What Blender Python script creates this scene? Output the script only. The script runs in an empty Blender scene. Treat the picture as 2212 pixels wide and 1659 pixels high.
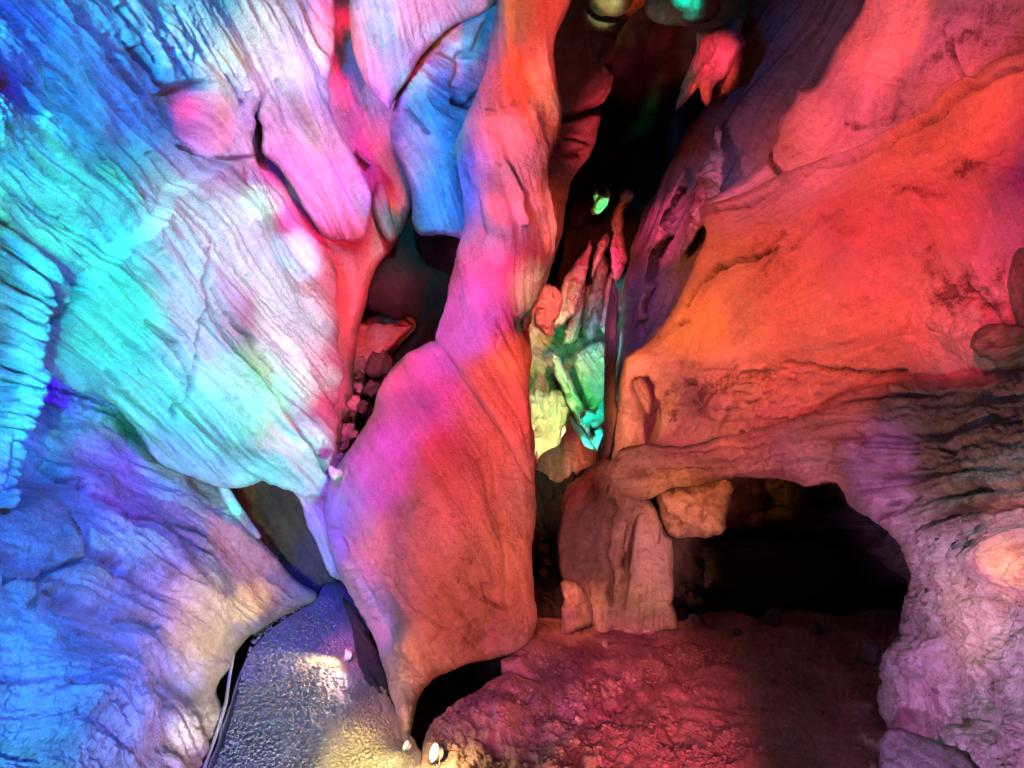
import bpy, math
import numpy as np
from mathutils import Vector
from mathutils.geometry import tessellate_polygon

# ------------------------------------------------------------------ camera, world, exposure, lamps
scene = bpy.context.scene
F, U0, V0, CZ = 1736.0, 1106.0, 829.5, 1.8          # sight lines are written in a 2212 x 1659 frame
cam_d = bpy.data.cameras.new("camera")
cam_d.sensor_width = 36.0
cam_d.lens = F / 2212.0 * 36.0
cam_d.clip_start, cam_d.clip_end = 0.05, 200.0
cam = bpy.data.objects.new("camera", cam_d)
cam.location = (0, 0, CZ)
cam.rotation_euler = (math.radians(90), 0, 0)
scene.collection.objects.link(cam)
scene.camera = cam
world = bpy.data.worlds.new("World")
scene.world = world
world.use_nodes = True
world.node_tree.nodes["Background"].inputs[0].default_value = (0.5, 0.5, 0.7, 1)
world.node_tree.nodes["Background"].inputs[1].default_value = 0.0005
vs = scene.view_settings
vs.view_transform, vs.look, vs.exposure, vs.gamma = 'Standard', 'None', 0.0, 1.0
vs.use_curve_mapping = False
scene.render.engine = 'CYCLES'
cy = scene.cycles
cy.max_bounces, cy.diffuse_bounces, cy.glossy_bounces = 4, 2, 2
cy.use_denoising = True
cy.sample_clamp_indirect = 4.0
try:
    cy.denoising_prefilter = 'ACCURATE'
except Exception:
    pass


def at(u, v, Y):
    return ((u - U0) / F * Y, Y, CZ + (V0 - v) / F * Y)


# unseen spots added and fitted to tint each rock region, a few at built lamps: (name, position, aim point, cone degrees, blend, radius, colour*watts)
LIGHTS = []
#LIGHTS_BEGIN
LIGHTS += [
    ("tint_spot", (0.2, 1.5, 3.5), (-1.574, 5.4, 2.452), 30, 0.6, 0.06, (891.40, 198.75, 299.20)),
    ("tint_spot", (-1.4, 1.4, 1.7), (-0.811, 5.5, 4.175), 20, 0.6, 0.06, (16.88, 402.37, 2064.79)),
    ("tint_spot", (1.1, 1.6, 3.4), (-1.932, 6.5, 3.52), 18, 0.6, 0.06, (826.99, 138.08, 1782.27)),
    ("tint_spot", (0.2, 1.5, 3.5), (-1.922, 4.3, 3.681), 26, 0.6, 0.06, (32.91, 228.43, 877.36)),
    ("tint_spot", (-1.3, 1.4, 2.9), (-2.071, 4.2, 3.081), 30, 0.6, 0.06, (2.57, 3.91, 434.79)),
    ("tint_spot", (-1.3, 1.4, 2.9), (-1.927, 3.5, 1.154), 50, 0.6, 0.06, (27.83, 70.60, 330.91)),
    ("tint_spot", (-1.25, 1.5, 0.7), (-1.623, 2.8, 0.799), 60, 0.6, 0.06, (13.20, 84.36, 164.91)),
    ("tint_spot", (-0.5, 1.3, 0.25), (-1.625, 4.3, 0.387), 30, 0.6, 0.06, (136.60, 133.12, 677.28)),
    ("tint_spot", (0.0, 1.2, 0.3), (-1.676, 4.8, 0.278), 26, 0.6, 0.06, (429.58, 252.71, 424.28)),
    ("tint_spot", (-0.7, 1.4, 3.3), (-1.92, 5.5, 0.69), 26, 0.6, 0.06, (33.34, 0.00, 1487.81)),
    ("tint_spot", (0.0, 1.2, 0.3), (-1.824, 5.8, 0.261), 18, 0.6, 0.06, (320.26, 600.97, 0.00)),
    ("tint_spot", (1.1, 1.6, 3.4), (-1.413, 6.7, 4.538), 14, 0.6, 0.06, (1772.02, 0.00, 179.33)),
    ("tint_spot", (-1.4, 1.4, 1.7), (-0.643, 6, 3.526), 16, 0.6, 0.06, (0.00, 159.15, 763.19)),
    ("tint_spot", (-1.4, 1.4, 1.7), (-0.241, 5.5, 3.161), 16, 0.6, 0.06, (89.61, 258.69, 843.53)),
    ("tint_spot", (-1.4, 1.4, 1.7), (-0.304, 5.5, 2.4), 14, 0.6, 0.06, (1322.15, 82.90, 606.29)),
    ("tint_spot", (1.5, 1.4, 1.7), (0.012, 5.2, 2.008), 18, 0.6, 0.06, (449.63, 0.00, 0.00)),
    ("tint_spot", (-1.4, 1.4, 1.7), (-0.737, 5.2, 1.649), 20, 0.6, 0.06, (473.28, 18.17, 33.54)),
    ("tint_spot", (-1.25, 1.5, 0.7), (-1.056, 5.3, 1.035), 18, 0.6, 0.06, (464.32, 0.00, 170.31)),
    ("tint_spot", (1.25, 1.3, 0.6), (-0.186, 4.9, 0.613), 26, 0.6, 0.06, (776.03, 119.23, 76.35)),
    ("tint_spot", (-1.25, 1.5, 0.7), (0.702, 7, 4.58), 12, 0.6, 0.06, (2476.23, 187.16, 0.00)),
    ("tint_spot", (0.496, 7.9, 1.297), (0.391, 8.6, 1.451), 110, 0.6, 0.06, (98.26, 91.49, 31.28)),
    ("tint_spot", (0.502, 8.0, 1.982), (0.672, 8.7, 1.797), 110, 0.6, 0.06, (0.00, 29.98, 4.12)),
    ("tint_spot", (0.727, 7.7, 1.221), (0.825, 8.0, 1.314), 90, 0.6, 0.06, (0.11, 51.25, 35.59)),
    ("tint_spot", (0.928, 7.9, 2.253), (0.897, 8.7, 2.098), 110, 0.6, 0.06, (5.88, 12.41, 17.31)),
    ("tint_spot", (0.439, 7.7, 2.419), (0.569, 8.3, 2.706), 120, 0.6, 0.06, (0.00, 22.90, 12.78)),
    ("tint_spot", (-0.7, 1.4, 3.3), (0.521, 7.6, 1.141), 6, 0.6, 0.06, (1512.85, 177.51, 75.78)),
    ("tint_spot", (0.816, 7.7, 2.995), (0.88, 8.3, 2.993), 120, 0.6, 0.06, (15.19, 0.00, 2.79)),
    ("tint_spot", (0.2, 1.5, 3.5), (2.42, 4.7, 3.775), 36, 0.6, 0.06, (277.99, 49.62, 0.00)),
    ("tint_spot", (-1.3, 1.4, 2.9), (2.077, 5.6, 3.766), 24, 0.6, 0.06, (19.90, 59.05, 265.02)),
    ("tint_spot", (-1.4, 1.4, 1.7), (1.407, 5.5, 2.654), 24, 0.6, 0.06, (689.70, 83.13, 43.48)),
    ("tint_spot", (-1.4, 1.4, 1.7), (1.174, 5.6, 2.153), 20, 0.6, 0.06, (201.41, 122.92, 35.33)),
    ("tint_spot", (-0.7, 1.4, 3.3), (1.879, 4.7, 2.827), 34, 0.6, 0.06, (1178.59, 68.93, 0.00)),
    ("tint_spot", (0.2, 1.5, 3.5), (2.175, 4, 3.02), 36, 0.6, 0.06, (220.11, 0.00, 60.39)),
    ("tint_spot", (-1.4, 1.4, 1.7), (0.801, 5.7, 1.7), 10, 0.6, 0.06, (1287.21, 349.58, 102.48)),
    ("tint_spot", (0.0, 1.2, 0.3), (1.854, 3.6, 1.343), 30, 0.6, 0.06, (204.67, 85.06, 72.27)),
    ("tint_spot", (0.0, 1.2, 0.3), (1.908, 3.4, 0.526), 30, 0.6, 0.06, (385.29, 178.98, 494.10)),
    ("tint_spot", (0.2, 1.5, 3.5), (1.924, 3.2, 1.025), 18, 0.6, 0.06, (110.78, 156.96, 204.88)),
    ("tint_spot", (-1.25, 1.5, 0.7), (1.271, 5.6, 0.96), 9, 0.6, 0.06, (697.01, 211.73, 17.12)),
    ("tint_spot", (-0.5, 1.3, 0.25), (0.931, 5.9, 0.099), 10, 0.6, 0.06, (768.20, 263.59, 160.29)),
    ("tint_spot", (-1.134, 5.188, 0.07), (-1.174, 4.9, 0.077), 130, 0.9, 0.03, (4.37, 2.30, 2.94)),
    ("tint_spot", (-0.375, 3.617, 0.16), (-0.35, 3.7, -0.034), 150, 0.9, 0.03, (17.59, 11.00, 5.04)),
    ("tint_spot", (-0.563, 3.87, 0.07), (-0.643, 3.9, -0.066), 140, 0.9, 0.03, (1.98, 1.75, 0.70)),
    ("tint_spot", (1.4, 1.4, 1.7), (-2.037, 3.38, 3.298), 7.8, 0.9, 0.06, (0.00, 263.84, 1425.31)),
    ("tint_spot", (1.4, 1.4, 2.6), (-1.502, 5.309, 4.153), 10.3, 0.9, 0.06, (1418.78, 778.14, 1170.10)),
    ("tint_spot", (-1.3, 1.4, 0.8), (-0.965, 5.473, 4.226), 10.1, 0.9, 0.06, (780.27, 682.89, 0.00)),
    ("tint_spot", (0.7, 0.3, 2.6), (-0.433, 6.214, 4.555), 9.7, 0.9, 0.06, (660.44, 442.30, 1.21)),
    ("tint_spot", (1.4, 1.4, 2.6), (0.193, 5.242, 4.123), 12.0, 0.9, 0.06, (1919.45, 146.46, 109.25)),
    ("tint_spot", (0.2, 2.3, 0.25), (1.449, 10.101, 6.277), 10.0, 0.9, 0.06, (3863.55, 244.28, 401.76)),
    ("tint_spot", (-1.4, 1.4, 1.7), (2.302, 9.206, 5.881), 9.5, 0.9, 0.06, (962.44, 776.75, 805.14)),
    ("tint_spot", (-1.3, 1.2, 3.2), (2.412, 5.207, 4.108), 9.3, 0.9, 0.06, (3389.53, 298.22, 292.85)),
    ("tint_spot", (-1.2, 2.0, 3.6), (2.585, 4.537, 3.811), 9.8, 0.9, 0.06, (823.35, 94.19, 300.89)),
    ("tint_spot", (1.4, 2.0, 3.5), (-2.054, 3.74, 3.111), 9.5, 0.9, 0.06, (0.00, 642.99, 1537.77)),
    ("tint_spot", (0.1, 3.6, 4.7), (-1.725, 5.132, 3.599), 19.2, 0.9, 0.06, (359.60, 213.43, 29.40)),
    ("tint_spot", (1.4, 2.0, 3.5), (-1.299, 5.659, 3.784), 12.3, 0.9, 0.06, (56.10, 353.80, 106.74)),
    ("tint_spot", (-1.2, 1.4, 2.6), (-0.744, 6.052, 3.922), 12.3, 0.9, 0.06, (0.00, 0.00, 1560.97)),
    ("tint_spot", (-1.4, 1.4, 1.7), (-0.09, 5.494, 3.726), 11.4, 0.9, 0.06, (2169.38, 70.13, 0.00)),
    ("tint_spot", (-1.3, 1.2, 3.2), (2.225, 5.428, 3.703), 9.7, 0.9, 0.06, (1455.67, 126.87, 269.05)),
    ("tint_spot", (0.1, 3.6, 4.7), (2.291, 3.677, 3.089), 13.3, 0.9, 0.06, (314.76, 19.01, 0.00)),
    ("tint_spot", (1.4, 1.4, 1.7), (-2.088, 3.465, 2.693), 8.2, 0.9, 0.06, (30.83, 393.14, 893.57)),
    ("tint_spot", (0.0, 1.2, 3.2), (-1.224, 6.942, 3.59), 11.6, 0.9, 0.06, (1701.28, 0.00, 0.00)),
    ("tint_spot", (-1.4, 1.4, 1.7), (-0.416, 5.975, 3.341), 11.9, 0.9, 0.06, (0.00, 89.63, 2766.27)),
    ("tint_spot", (0.9, 2.6, 4.0), (1.583, 6.333, 3.433), 16.2, 0.9, 0.06, (181.92, 82.89, 240.88)),
    ("tint_spot", (1.4, 1.4, 1.7), (-1.698, 5.051, 2.634), 10.2, 0.9, 0.06, (727.53, 0.00, 1103.85)),
    ("tint_spot", (1.4, 2.0, 3.5), (-1.698, 5.051, 2.634), 11.2, 0.9, 0.06, (208.15, 1232.10, 795.33)),
    ("tint_spot", (1.3, 0.2, 0.9), (-1.56, 6.797, 2.922), 9.0, 0.9, 0.06, (3378.36, 0.00, 0.00)),
    ("tint_spot", (-0.5, 2.6, 4.0), (-0.805, 6.544, 2.881), 15.7, 0.9, 0.06, (0.98, 298.90, 320.56)),
    ("tint_spot", (0.3, 2.8, 4.2), (-0.087, 5.306, 2.676), 17.6, 0.9, 0.06, (697.03, 24.10, 76.40)),
    ("tint_spot", (0.0, 0.3, 2.6), (0.754, 8.365, 3.181), 10.2, 0.9, 0.06, (3097.37, 296.45, 150.01)),
    ("tint_spot", (-1.4, 1.4, 1.7), (2.179, 3.497, 2.377), 8.2, 0.9, 0.06, (952.15, 68.58, 124.77)),
    ("tint_spot", (1.4, 1.4, 1.7), (-2.088, 4.209, 2.105), 9.2, 0.9, 0.06, (13.00, 1725.95, 970.00)),
    ("tint_spot", (0.2, 2.3, 0.25), (-1.853, 4.759, 2.145), 12.6, 0.9, 0.06, (163.60, 149.37, 235.04)),
    ("tint_spot", (1.4, 1.4, 1.7), (-1.567, 5.539, 2.201), 10.7, 0.9, 0.06, (1827.56, 2285.82, 3141.54)),
    ("tint_spot", (1.3, 0.3, 2.6), (-1.223, 6.938, 2.302), 9.6, 0.9, 0.06, (2368.00, 0.00, 0.00)),
    ("tint_spot", (-1.2, 2.0, 3.6), (-0.379, 5.434, 2.193), 14.1, 0.9, 0.06, (0.00, 92.73, 837.43)),
    ("tint_spot", (1.4, 1.4, 1.7), (0.277, 7.508, 2.344), 11.9, 0.9, 0.06, (4764.06, 596.85, 422.61)),
    ("tint_spot", (0.9, 2.6, 4.0), (0.277, 7.508, 2.344), 14.2, 0.9, 0.06, (2136.19, 436.62, 455.43)),
    ("tint_spot", (0.0, 1.2, 3.2), (1.149, 8.008, 2.38), 11.4, 0.9, 0.06, (614.30, 125.00, 739.85)),
    ("tint_spot", (-1.4, 1.4, 1.7), (1.685, 4.727, 2.142), 10.2, 0.9, 0.06, (619.00, 63.11, 32.78)),
    ("tint_spot", (-0.9, 2.3, 0.3), (2.008, 4.336, 2.114), 10.7, 0.9, 0.06, (582.48, 6.21, 0.00)),
    ("tint_spot", (0.0, 0.3, 2.6), (2.167, 3.803, 2.075), 9.0, 0.9, 0.06, (1392.83, 66.61, 118.24)),
    ("tint_spot", (0.2, 2.3, 0.25), (-2.05, 4.632, 1.706), 12.9, 0.9, 0.06, (71.22, 782.82, 310.15)),
    ("tint_spot", (1.4, 1.4, 1.7), (-1.683, 5.006, 1.698), 10.4, 0.9, 0.06, (0.00, 2201.99, 0.00)),
    ("tint_spot", (0.2, 2.3, 0.25), (-1.683, 5.006, 1.698), 13.7, 0.9, 0.06, (135.05, 121.00, 381.54)),
    ("tint_spot", (1.4, 2.0, 3.5), (-1.367, 5.956, 1.679), 11.4, 0.9, 0.06, (1738.86, 51.86, 371.65)),
    ("tint_spot", (-1.2, 2.0, 3.6), (-0.635, 5.162, 1.695), 13.6, 0.9, 0.06, (117.28, 25.77, 532.10)),
    ("tint_spot", (-0.7, 0.3, 2.6), (-0.635, 5.162, 1.695), 10.3, 0.9, 0.06, (1222.96, 0.00, 0.00)),
    ("tint_spot", (-0.7, 0.3, 2.6), (-0.083, 5.063, 1.697), 10.2, 0.9, 0.06, (1595.33, 191.90, 175.66)),
    ("tint_spot", (0.0, -0.8, 1.8), (1.11, 5.643, 1.685), 8.5, 0.9, 0.06, (1463.80, 84.59, 255.22)),
    ("tint_spot", (-1.4, 1.4, 1.7), (1.595, 5.259, 1.693), 10.6, 0.9, 0.06, (1091.00, 96.11, 100.45)),
    ("tint_spot", (-1.2, 2.0, 3.6), (1.595, 5.259, 1.693), 11.0, 0.9, 0.06, (407.09, 56.47, 53.49)),
    ("tint_spot", (-1.4, 1.4, 1.7), (1.938, 4.728, 1.704), 9.9, 0.9, 0.06, (622.37, 36.29, 39.81)),
    ("tint_spot", (1.4, 1.4, 1.7), (-2.302, 4.642, 1.275), 9.3, 0.9, 0.06, (508.39, 0.00, 1538.51)),
    ("tint_spot", (-1.3, 1.4, 0.8), (-2.032, 5.218, 1.21), 13.2, 0.9, 0.06, (278.07, 1021.77, 1199.43)),
    ("tint_spot", (0.2, 2.3, 0.25), (-1.569, 5.549, 1.173), 14.3, 0.9, 0.06, (149.84, 1342.88, 1230.01)),
    ("tint_spot", (-1.3, 1.2, 3.2), (-0.906, 5.139, 1.219), 11.5, 0.9, 0.06, (777.78, 0.00, 1123.62)),
    ("tint_spot", (0.0, 0.3, 2.6), (-0.337, 4.834, 1.254), 10.1, 0.9, 0.06, (988.08, 23.56, 99.81)),
    ("tint_spot", (0.3, 2.8, 4.2), (0.269, 7.303, 0.975), 13.0, 0.9, 0.06, (167.98, 449.68, 211.00)),
    ("tint_spot", (0.0, 0.3, 2.6), (0.269, 7.303, 0.975), 10.0, 0.9, 0.06, (1484.45, 121.53, 125.65)),
    ("tint_spot", (-0.9, 2.3, 0.3), (0.8, 5.58, 1.169), 14.5, 0.9, 0.06, (642.32, 162.83, 117.97)),
    ("tint_spot", (0.0, -0.8, 1.8), (1.297, 5.188, 1.214), 8.3, 0.9, 0.06, (1670.29, 301.71, 192.55)),
    ("tint_spot", (0.2, 2.3, 0.25), (1.788, 5.014, 1.233), 15.0, 0.9, 0.06, (425.56, 78.44, 130.86)),
    ("tint_spot", (-1.4, 1.4, 1.7), (1.976, 4.267, 1.318), 9.5, 0.9, 0.06, (550.14, 103.30, 607.22)),
    ("tint_spot", (0.9, 2.6, 4.0), (-1.978, 5.886, 0.589), 10.5, 0.9, 0.06, (1600.06, 299.96, 266.48)),
    ("tint_spot", (-1.3, 0.3, 2.6), (-1.429, 6.227, 0.519), 9.8, 0.9, 0.06, (0.00, 0.00, 3287.92)),
    ("tint_spot", (-1.3, 0.3, 2.6), (-0.561, 4.559, 0.862), 9.7, 0.9, 0.06, (676.87, 72.49, 176.51)),
    ("tint_spot", (-0.7, 1.2, 3.2), (0.551, 6.117, 0.542), 10.5, 0.9, 0.06, (641.74, 168.80, 194.43)),
    ("tint_spot", (1.3, 0.2, 0.9), (1.151, 5.853, 0.596), 10.2, 0.9, 0.06, (1898.54, 542.89, 532.93)),
    ("tint_spot", (-1.3, 1.4, 0.8), (1.903, 3.055, 1.171), 8.3, 0.9, 0.06, (829.96, 181.68, 334.16)),
    ("tint_spot", (1.4, 1.4, 2.6), (-1.878, 3.117, 0.87), 7.5, 0.9, 0.06, (0.00, 215.48, 746.71)),
    ("tint_spot", (1.4, 1.4, 1.7), (-1.852, 3.733, 0.686), 8.9, 0.9, 0.06, (163.48, 174.95, 850.89)),
    ("tint_spot", (1.4, 1.4, 1.7), (-1.85, 4.75, 0.382), 9.7, 0.9, 0.06, (1972.42, 1129.18, 0.00)),
    ("tint_spot", (-1.2, 2.0, 3.6), (-0.948, 5.379, 0.195), 11.1, 0.9, 0.06, (918.12, 49.94, 0.00)),
    ("tint_spot", (-1.4, 1.4, 1.7), (-0.948, 5.379, 0.195), 12.4, 0.9, 0.06, (850.07, 297.39, 1388.07)),
    ("tint_spot", (0.0, 1.2, 3.2), (0.223, 6.046, -0.004), 10.3, 0.9, 0.06, (1051.53, 147.80, 93.91)),
    ("tint_spot", (-1.4, 1.4, 1.7), (1.978, 3.472, 0.764), 8.4, 0.9, 0.06, (697.84, 299.49, 254.52)),
    ("tint_spot", (-1.4, 1.4, 1.7), (-0.567, 4.613, -0.004), 12.2, 0.9, 0.06, (794.97, 313.20, 236.43)),
    ("tint_spot", (-1.2, 2.0, 3.6), (1.97, 3.815, 0.308), 7.7, 0.9, 0.06, (582.25, 67.76, 490.83)),
    ("tint_spot", (0, -0.8, 1.8), (-2.272, 4, 2.237), 20, 0.6, 0.06, (54.28, 1949.83, 2073.09)),
    ("tint_spot", (0.7, 0.3, 2.6), (-2.245, 4.5, 1.928), 20, 0.6, 0.06, (37.48, 285.74, 1270.72)),
    ("tint_spot", (0.7, 0.3, 2.6), (-2.109, 3.5, 0.952), 26, 0.6, 0.06, (13.66, 271.96, 2669.23)),
    ("tint_spot", (0, 0.3, 2.6), (0.44, 5.7, 0.222), 5, 0.6, 0.06, (1686.28, 444.55, 261.30)),
    ("tint_spot", (1.5, 1.5, 2.7), (-1.691, 5.8, 3.235), 9, 0.6, 0.06, (784.20, 0.00, 0.00)),
    ("tint_spot", (1.5, 1.4, 1.7), (-1.584, 5.9, 3.056), 8, 0.6, 0.06, (1850.46, 103.65, 647.87)),
    ("tint_spot", (0.2, 1.5, 3.5), (1.407, 7.1, 3.229), 7, 0.6, 0.06, (2350.30, 117.62, 474.56)),
    ("tint_spot", (-1.4, 1.4, 1.7), (-1.414, 5.9, 1.832), 4.3, 0.8, 0.05, (0.00, 2064.95, 2339.13)),
    ("tint_spot", (-1.4, 1.4, 1.7), (-1.409, 5.95, 1.421), 3.4, 0.8, 0.05, (1309.74, 3101.43, 4301.60)),
    ("tint_spot", (0, -0.8, 1.8), (-1.535, 5.6, 1.702), 3.4, 0.8, 0.05, (1299.89, 3659.68, 3546.02)),
    ("tint_spot", (0, -0.8, 1.8), (-1.713, 5.6, 3.056), 2.5, 0.8, 0.05, (2113.50, 7054.63, 5511.43)),
    ("tint_spot", (0, 0.3, 2.6), (-1.557, 5.8, 2.7), 4.0, 0.8, 0.05, (2259.36, 5730.17, 10456.79)),
    ("tint_spot", (-1.4, 1.4, 1.7), (-0.724, 6.1, 4.082), 3.4, 0.8, 0.05, (0.00, 1674.57, 0.00)),
    ("tint_spot", (-1.3, 1.4, 2.9), (-0.425, 6.1, 4.363), 3.2, 0.8, 0.05, (0.00, 1532.39, 3835.48)),
    ("tint_spot", (0, -0.8, 1.8), (-1.891, 5.8, 0.228), 2.7, 0.8, 0.05, (8617.87, 5494.04, 0.00)),
    ("tint_spot", (0, -0.8, 1.8), (-1.635, 4.2, 0.033), 2.5, 0.8, 0.05, (5438.23, 5119.14, 5047.14)),
    ("tint_spot", (0, 0.3, 2.6), (-1.708, 4.2, 0.347), 3.2, 0.8, 0.05, (1220.10, 1674.72, 6160.63)),
    ("tint_spot", (-2.3, 1.9, 1.5), (-1.97, 3.4, 2.837), 32.2, 0.8, 0.05, (0.00, 1090.67, 1647.77)),
    ("tint_spot", (-2.3, 1.8, 2.5), (-1.516, 5.2, 3.835), 14.6, 0.8, 0.05, (2449.64, 187.51, 0.00)),
    ("tint_spot", (-2.0, 1.6, 3.3), (-1.996, 4.3, 2.864), 22.5, 0.8, 0.05, (29.42, 370.39, 824.36)),
    ("tint_spot", (-2.0, 1.6, 3.3), (-1.516, 5.2, 3.835), 14.9, 0.8, 0.05, (831.81, 350.00, 110.19)),
    ("tint_spot", (-2.0, 1.6, 3.3), (-1.356, 5.8, 3.302), 10.8, 0.8, 0.05, (390.45, 442.14, 372.19)),
    ("tint_spot", (-2.3, 1.9, 1.5), (-1.698, 5.4, 2.358), 17.4, 0.8, 0.05, (2050757.82, 25975.14, 0.00)),
    ("tint_spot", (-2.3, 1.9, 1.5), (-2.313, 4.2, 1.508), 29.5, 0.8, 0.05, (223.33, 0.00, 5503.14)),
    ("tint_spot", (-2.3, 1.8, 2.5), (-0.574, 6, 3.63), 10.1, 0.8, 0.05, (0.00, 533.30, 1.92)),
    ("tint_spot", (-1.4, 1.4, 1.7), (0.209, 4.9, -0.036), 16.7, 0.5, 0.05, (262.37, 0.00, 169.54)),
    ("tint_spot", (-1.85, 1.2, 2.7), (-2.035, 3.9, 2.72), 17.0, 0.9, 0.05, (21.48, 567.59, 16.71)),
    ("tint_spot", (-1.85, 1.2, 2.7), (-1.759, 4.8, 3.872), 12.5, 0.9, 0.05, (0.00, 1335.17, 1549.46)),
    ("tint_spot", (-1.85, 1.2, 2.7), (-2.272, 4, 2.214), 16.4, 0.9, 0.05, (61.49, 975.03, 475.27)),
    ("tint_spot", (-1.7, 1.2, 0.6), (-1.988, 3.3, 2.654), 12.5, 0.9, 0.05, (0.00, 314.93, 1471.65)),
    ("tint_spot", (0, -0.8, 1.8), (-0.797, 4.0, -0.068), 4.1, 0.8, 0.05, (5062.77, 3843.66, 1109.91)),
    ("tint_spot", (0, -0.8, 1.8), (1.593, 6.3, 4.357), 3.0, 0.6, 0.05, (10194.86, 456.75, 777.76)),
    ("tint_spot", (-1.25, 1.5, 0.7), (1.574, 6.6, 4.193), 2.2, 0.6, 0.05, (6262.23, 448.52, 292.71)),
    ("tint_spot", (-1.25, 1.5, 0.7), (-1.95, 5.7, 0.912), 2.1, 0.6, 0.05, (0.00, 6006.11, 5536.95)),
    ("tint_spot", (0, -0.8, 1.8), (0.122, 4.8, -0.054), 7.0, 0.5, 0.05, (717.29, 275.66, 560.84)),
    ("tint_spot", (0.7, 0.3, 2.6), (0.783, 6.5, 4.887), 2.3, 0.6, 0.05, (3557.95, 3732.78, 1725.36)),
    ("tint_spot", (0.7, 0.3, 2.6), (-1.993, 4.9, 3.478), 2.1, 0.5, 0.05, (2225.01, 0.00, 0.00)),
    ("tint_spot", (0, -0.8, 1.8), (-1.286, 6.1, 4.574), 1.5, 0.6, 0.05, (8191.37, 0.00, 541.37)),
    ("tint_spot", (1.239, 5.75, 4.846), (1.343, 6.2, 4.791), 26, 0.5, 0.03, (0.00, 64.95, 56.45)),
    ("tint_spot", (0.864, 8.15, 3.323), (0.94, 8.5, 3.746), 28, 0.5, 0.02, (0.00, 102.29, 20.33)),
    ("tint_spot", (-0.7, 0.3, 2.6), (1.9, 3.1, 1.085), 3.0, 0.9, 0.05, (1991.57, 794.55, 0.00)),
    ("tint_spot", (0, -0.8, 1.8), (0.769, 4.25, 0.012), 12.4, 1.0, 0.05, (3032.71, 378.00, 678.86)),
    ("tint_spot", (-0.7, 0.3, 2.6), (1.271, 5.6, 2.153), 7.2, 1.0, 0.05, (2228.74, 328.97, 0.00)),
]
# the lamps that stand on the path and by the trench (fittings built further down), then added beams without fittings
LIGHTS += [
    ("path_floodlight_beam", (-1.165, 5.36, 0.08), (-1.60, 5.0, -0.03), 150, 0.9, 0.03, (17.0, 12.5, 5.0)),
    ("front_floodlight_beam", (-0.375, 3.66, 0.15), (-0.5, 3.6, 0.0), 150, 0.9, 0.02, (7.0, 5.6, 2.8)),
    ("added_cleft_beam", (0.7, 0.3, 2.6), at(739, 60, 6.1), 2.4, 0.7, 0.03, (2200.0, 20.0, 150.0)),  # added narrow beams that redden the cleft and cavity, no fittings
    ("added_cleft_beam", (0.7, 0.3, 2.6), at(742, 195, 6.15), 2.8, 0.7, 0.03, (2200.0, 10.0, 260.0)),
    ("added_cleft_beam", (0.7, 0.3, 2.6), at(795, 310, 6.4), 2.8, 0.7, 0.03, (1800.0, 10.0, 260.0)),
    ("added_cleft_beam", (0.7, 0.3, 2.6), at(850, 430, 6.5), 2.2, 0.7, 0.03, (2000.0, 60.0, 40.0)),
    ("added_cleft_beam", (0.7, 0.3, 2.6), at(738, 690, 6.35), 2.2, 0.7, 0.03, (1200.0, 10.0, 10.0)),
    ("added_cavity_beam", (1.3, 1.4, 2.0), (-1.96, 5.05, 3.45), 5.0, 0.5, 0.03, (1500.0, 40.0, 150.0)),
]
#LIGHTS_END


def add_lamp(name, pos, aim, cone, blend, rad, rgb):
    m = max(max(rgb), 1e-9)
    d = bpy.data.lights.new(name, 'SPOT' if cone < 179 else 'POINT')
    d.color = [c / m for c in rgb]
    d.energy = m
    d.shadow_soft_size = rad
    if cone < 179:
        d.spot_size, d.spot_blend = math.radians(cone), blend
    o = bpy.data.objects.new(name, d)
    o.location = pos
    o.rotation_euler = (Vector(aim) - Vector(pos)).to_track_quat('-Z', 'Y').to_euler()
    scene.collection.objects.link(o)
    return o


for L in LIGHTS:
    add_lamp(*L)

# ------------------------------------------------------------------ noise helpers
def rnd(seed):
    return np.random.default_rng(seed)


def vnoise(x, y, seed):
    """smooth value noise, about -1..1"""
    tab = rnd(seed).uniform(-1, 1, (256, 256))
    xi, yi = np.floor(x).astype(int), np.floor(y).astype(int)
    fx, fy = x - xi, y - yi
    fx, fy = fx * fx * fx * (fx * (fx * 6 - 15) + 10), fy * fy * fy * (fy * (fy * 6 - 15) + 10)
    a, b = tab[yi % 256, xi % 256], tab[yi % 256, (xi + 1) % 256]
    c, d = tab[(yi + 1) % 256, xi % 256], tab[(yi + 1) % 256, (xi + 1) % 256]
    return (a + (b - a) * fx) * (1 - fy) + (c + (d - c) * fx) * fy


def fbm(x, y, seed, octv=4, gain=0.5):
    t, amp, n = 0.0, 1.0, 0.0
    c, s = math.cos(0.6), math.sin(0.6)
    for k in range(octv):
        t = t + amp * vnoise(x, y, seed + 31 * k)
        n += amp
        amp *= gain
        x, y = (c * x - s * y) * 2.03 + 7.1, (s * x + c * y) * 2.03 + 3.7
    return t / n * 1.6


def ridged(x, y, seed, octv=3):
    t, amp = 0.0, 1.0
    for k in range(octv):
        t = t + amp * (1 - np.abs(vnoise(x, y, seed + 17 * k)) * 2)
        amp *= 0.5
        x, y = x * 2.1 + 5.2, y * 2.1 + 1.3
    return t / 1.75


def smooth(e0, e1, x):
    t = np.clip((x - e0) / (e1 - e0), 0, 1)
    return t * t * (3 - 2 * t)


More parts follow.
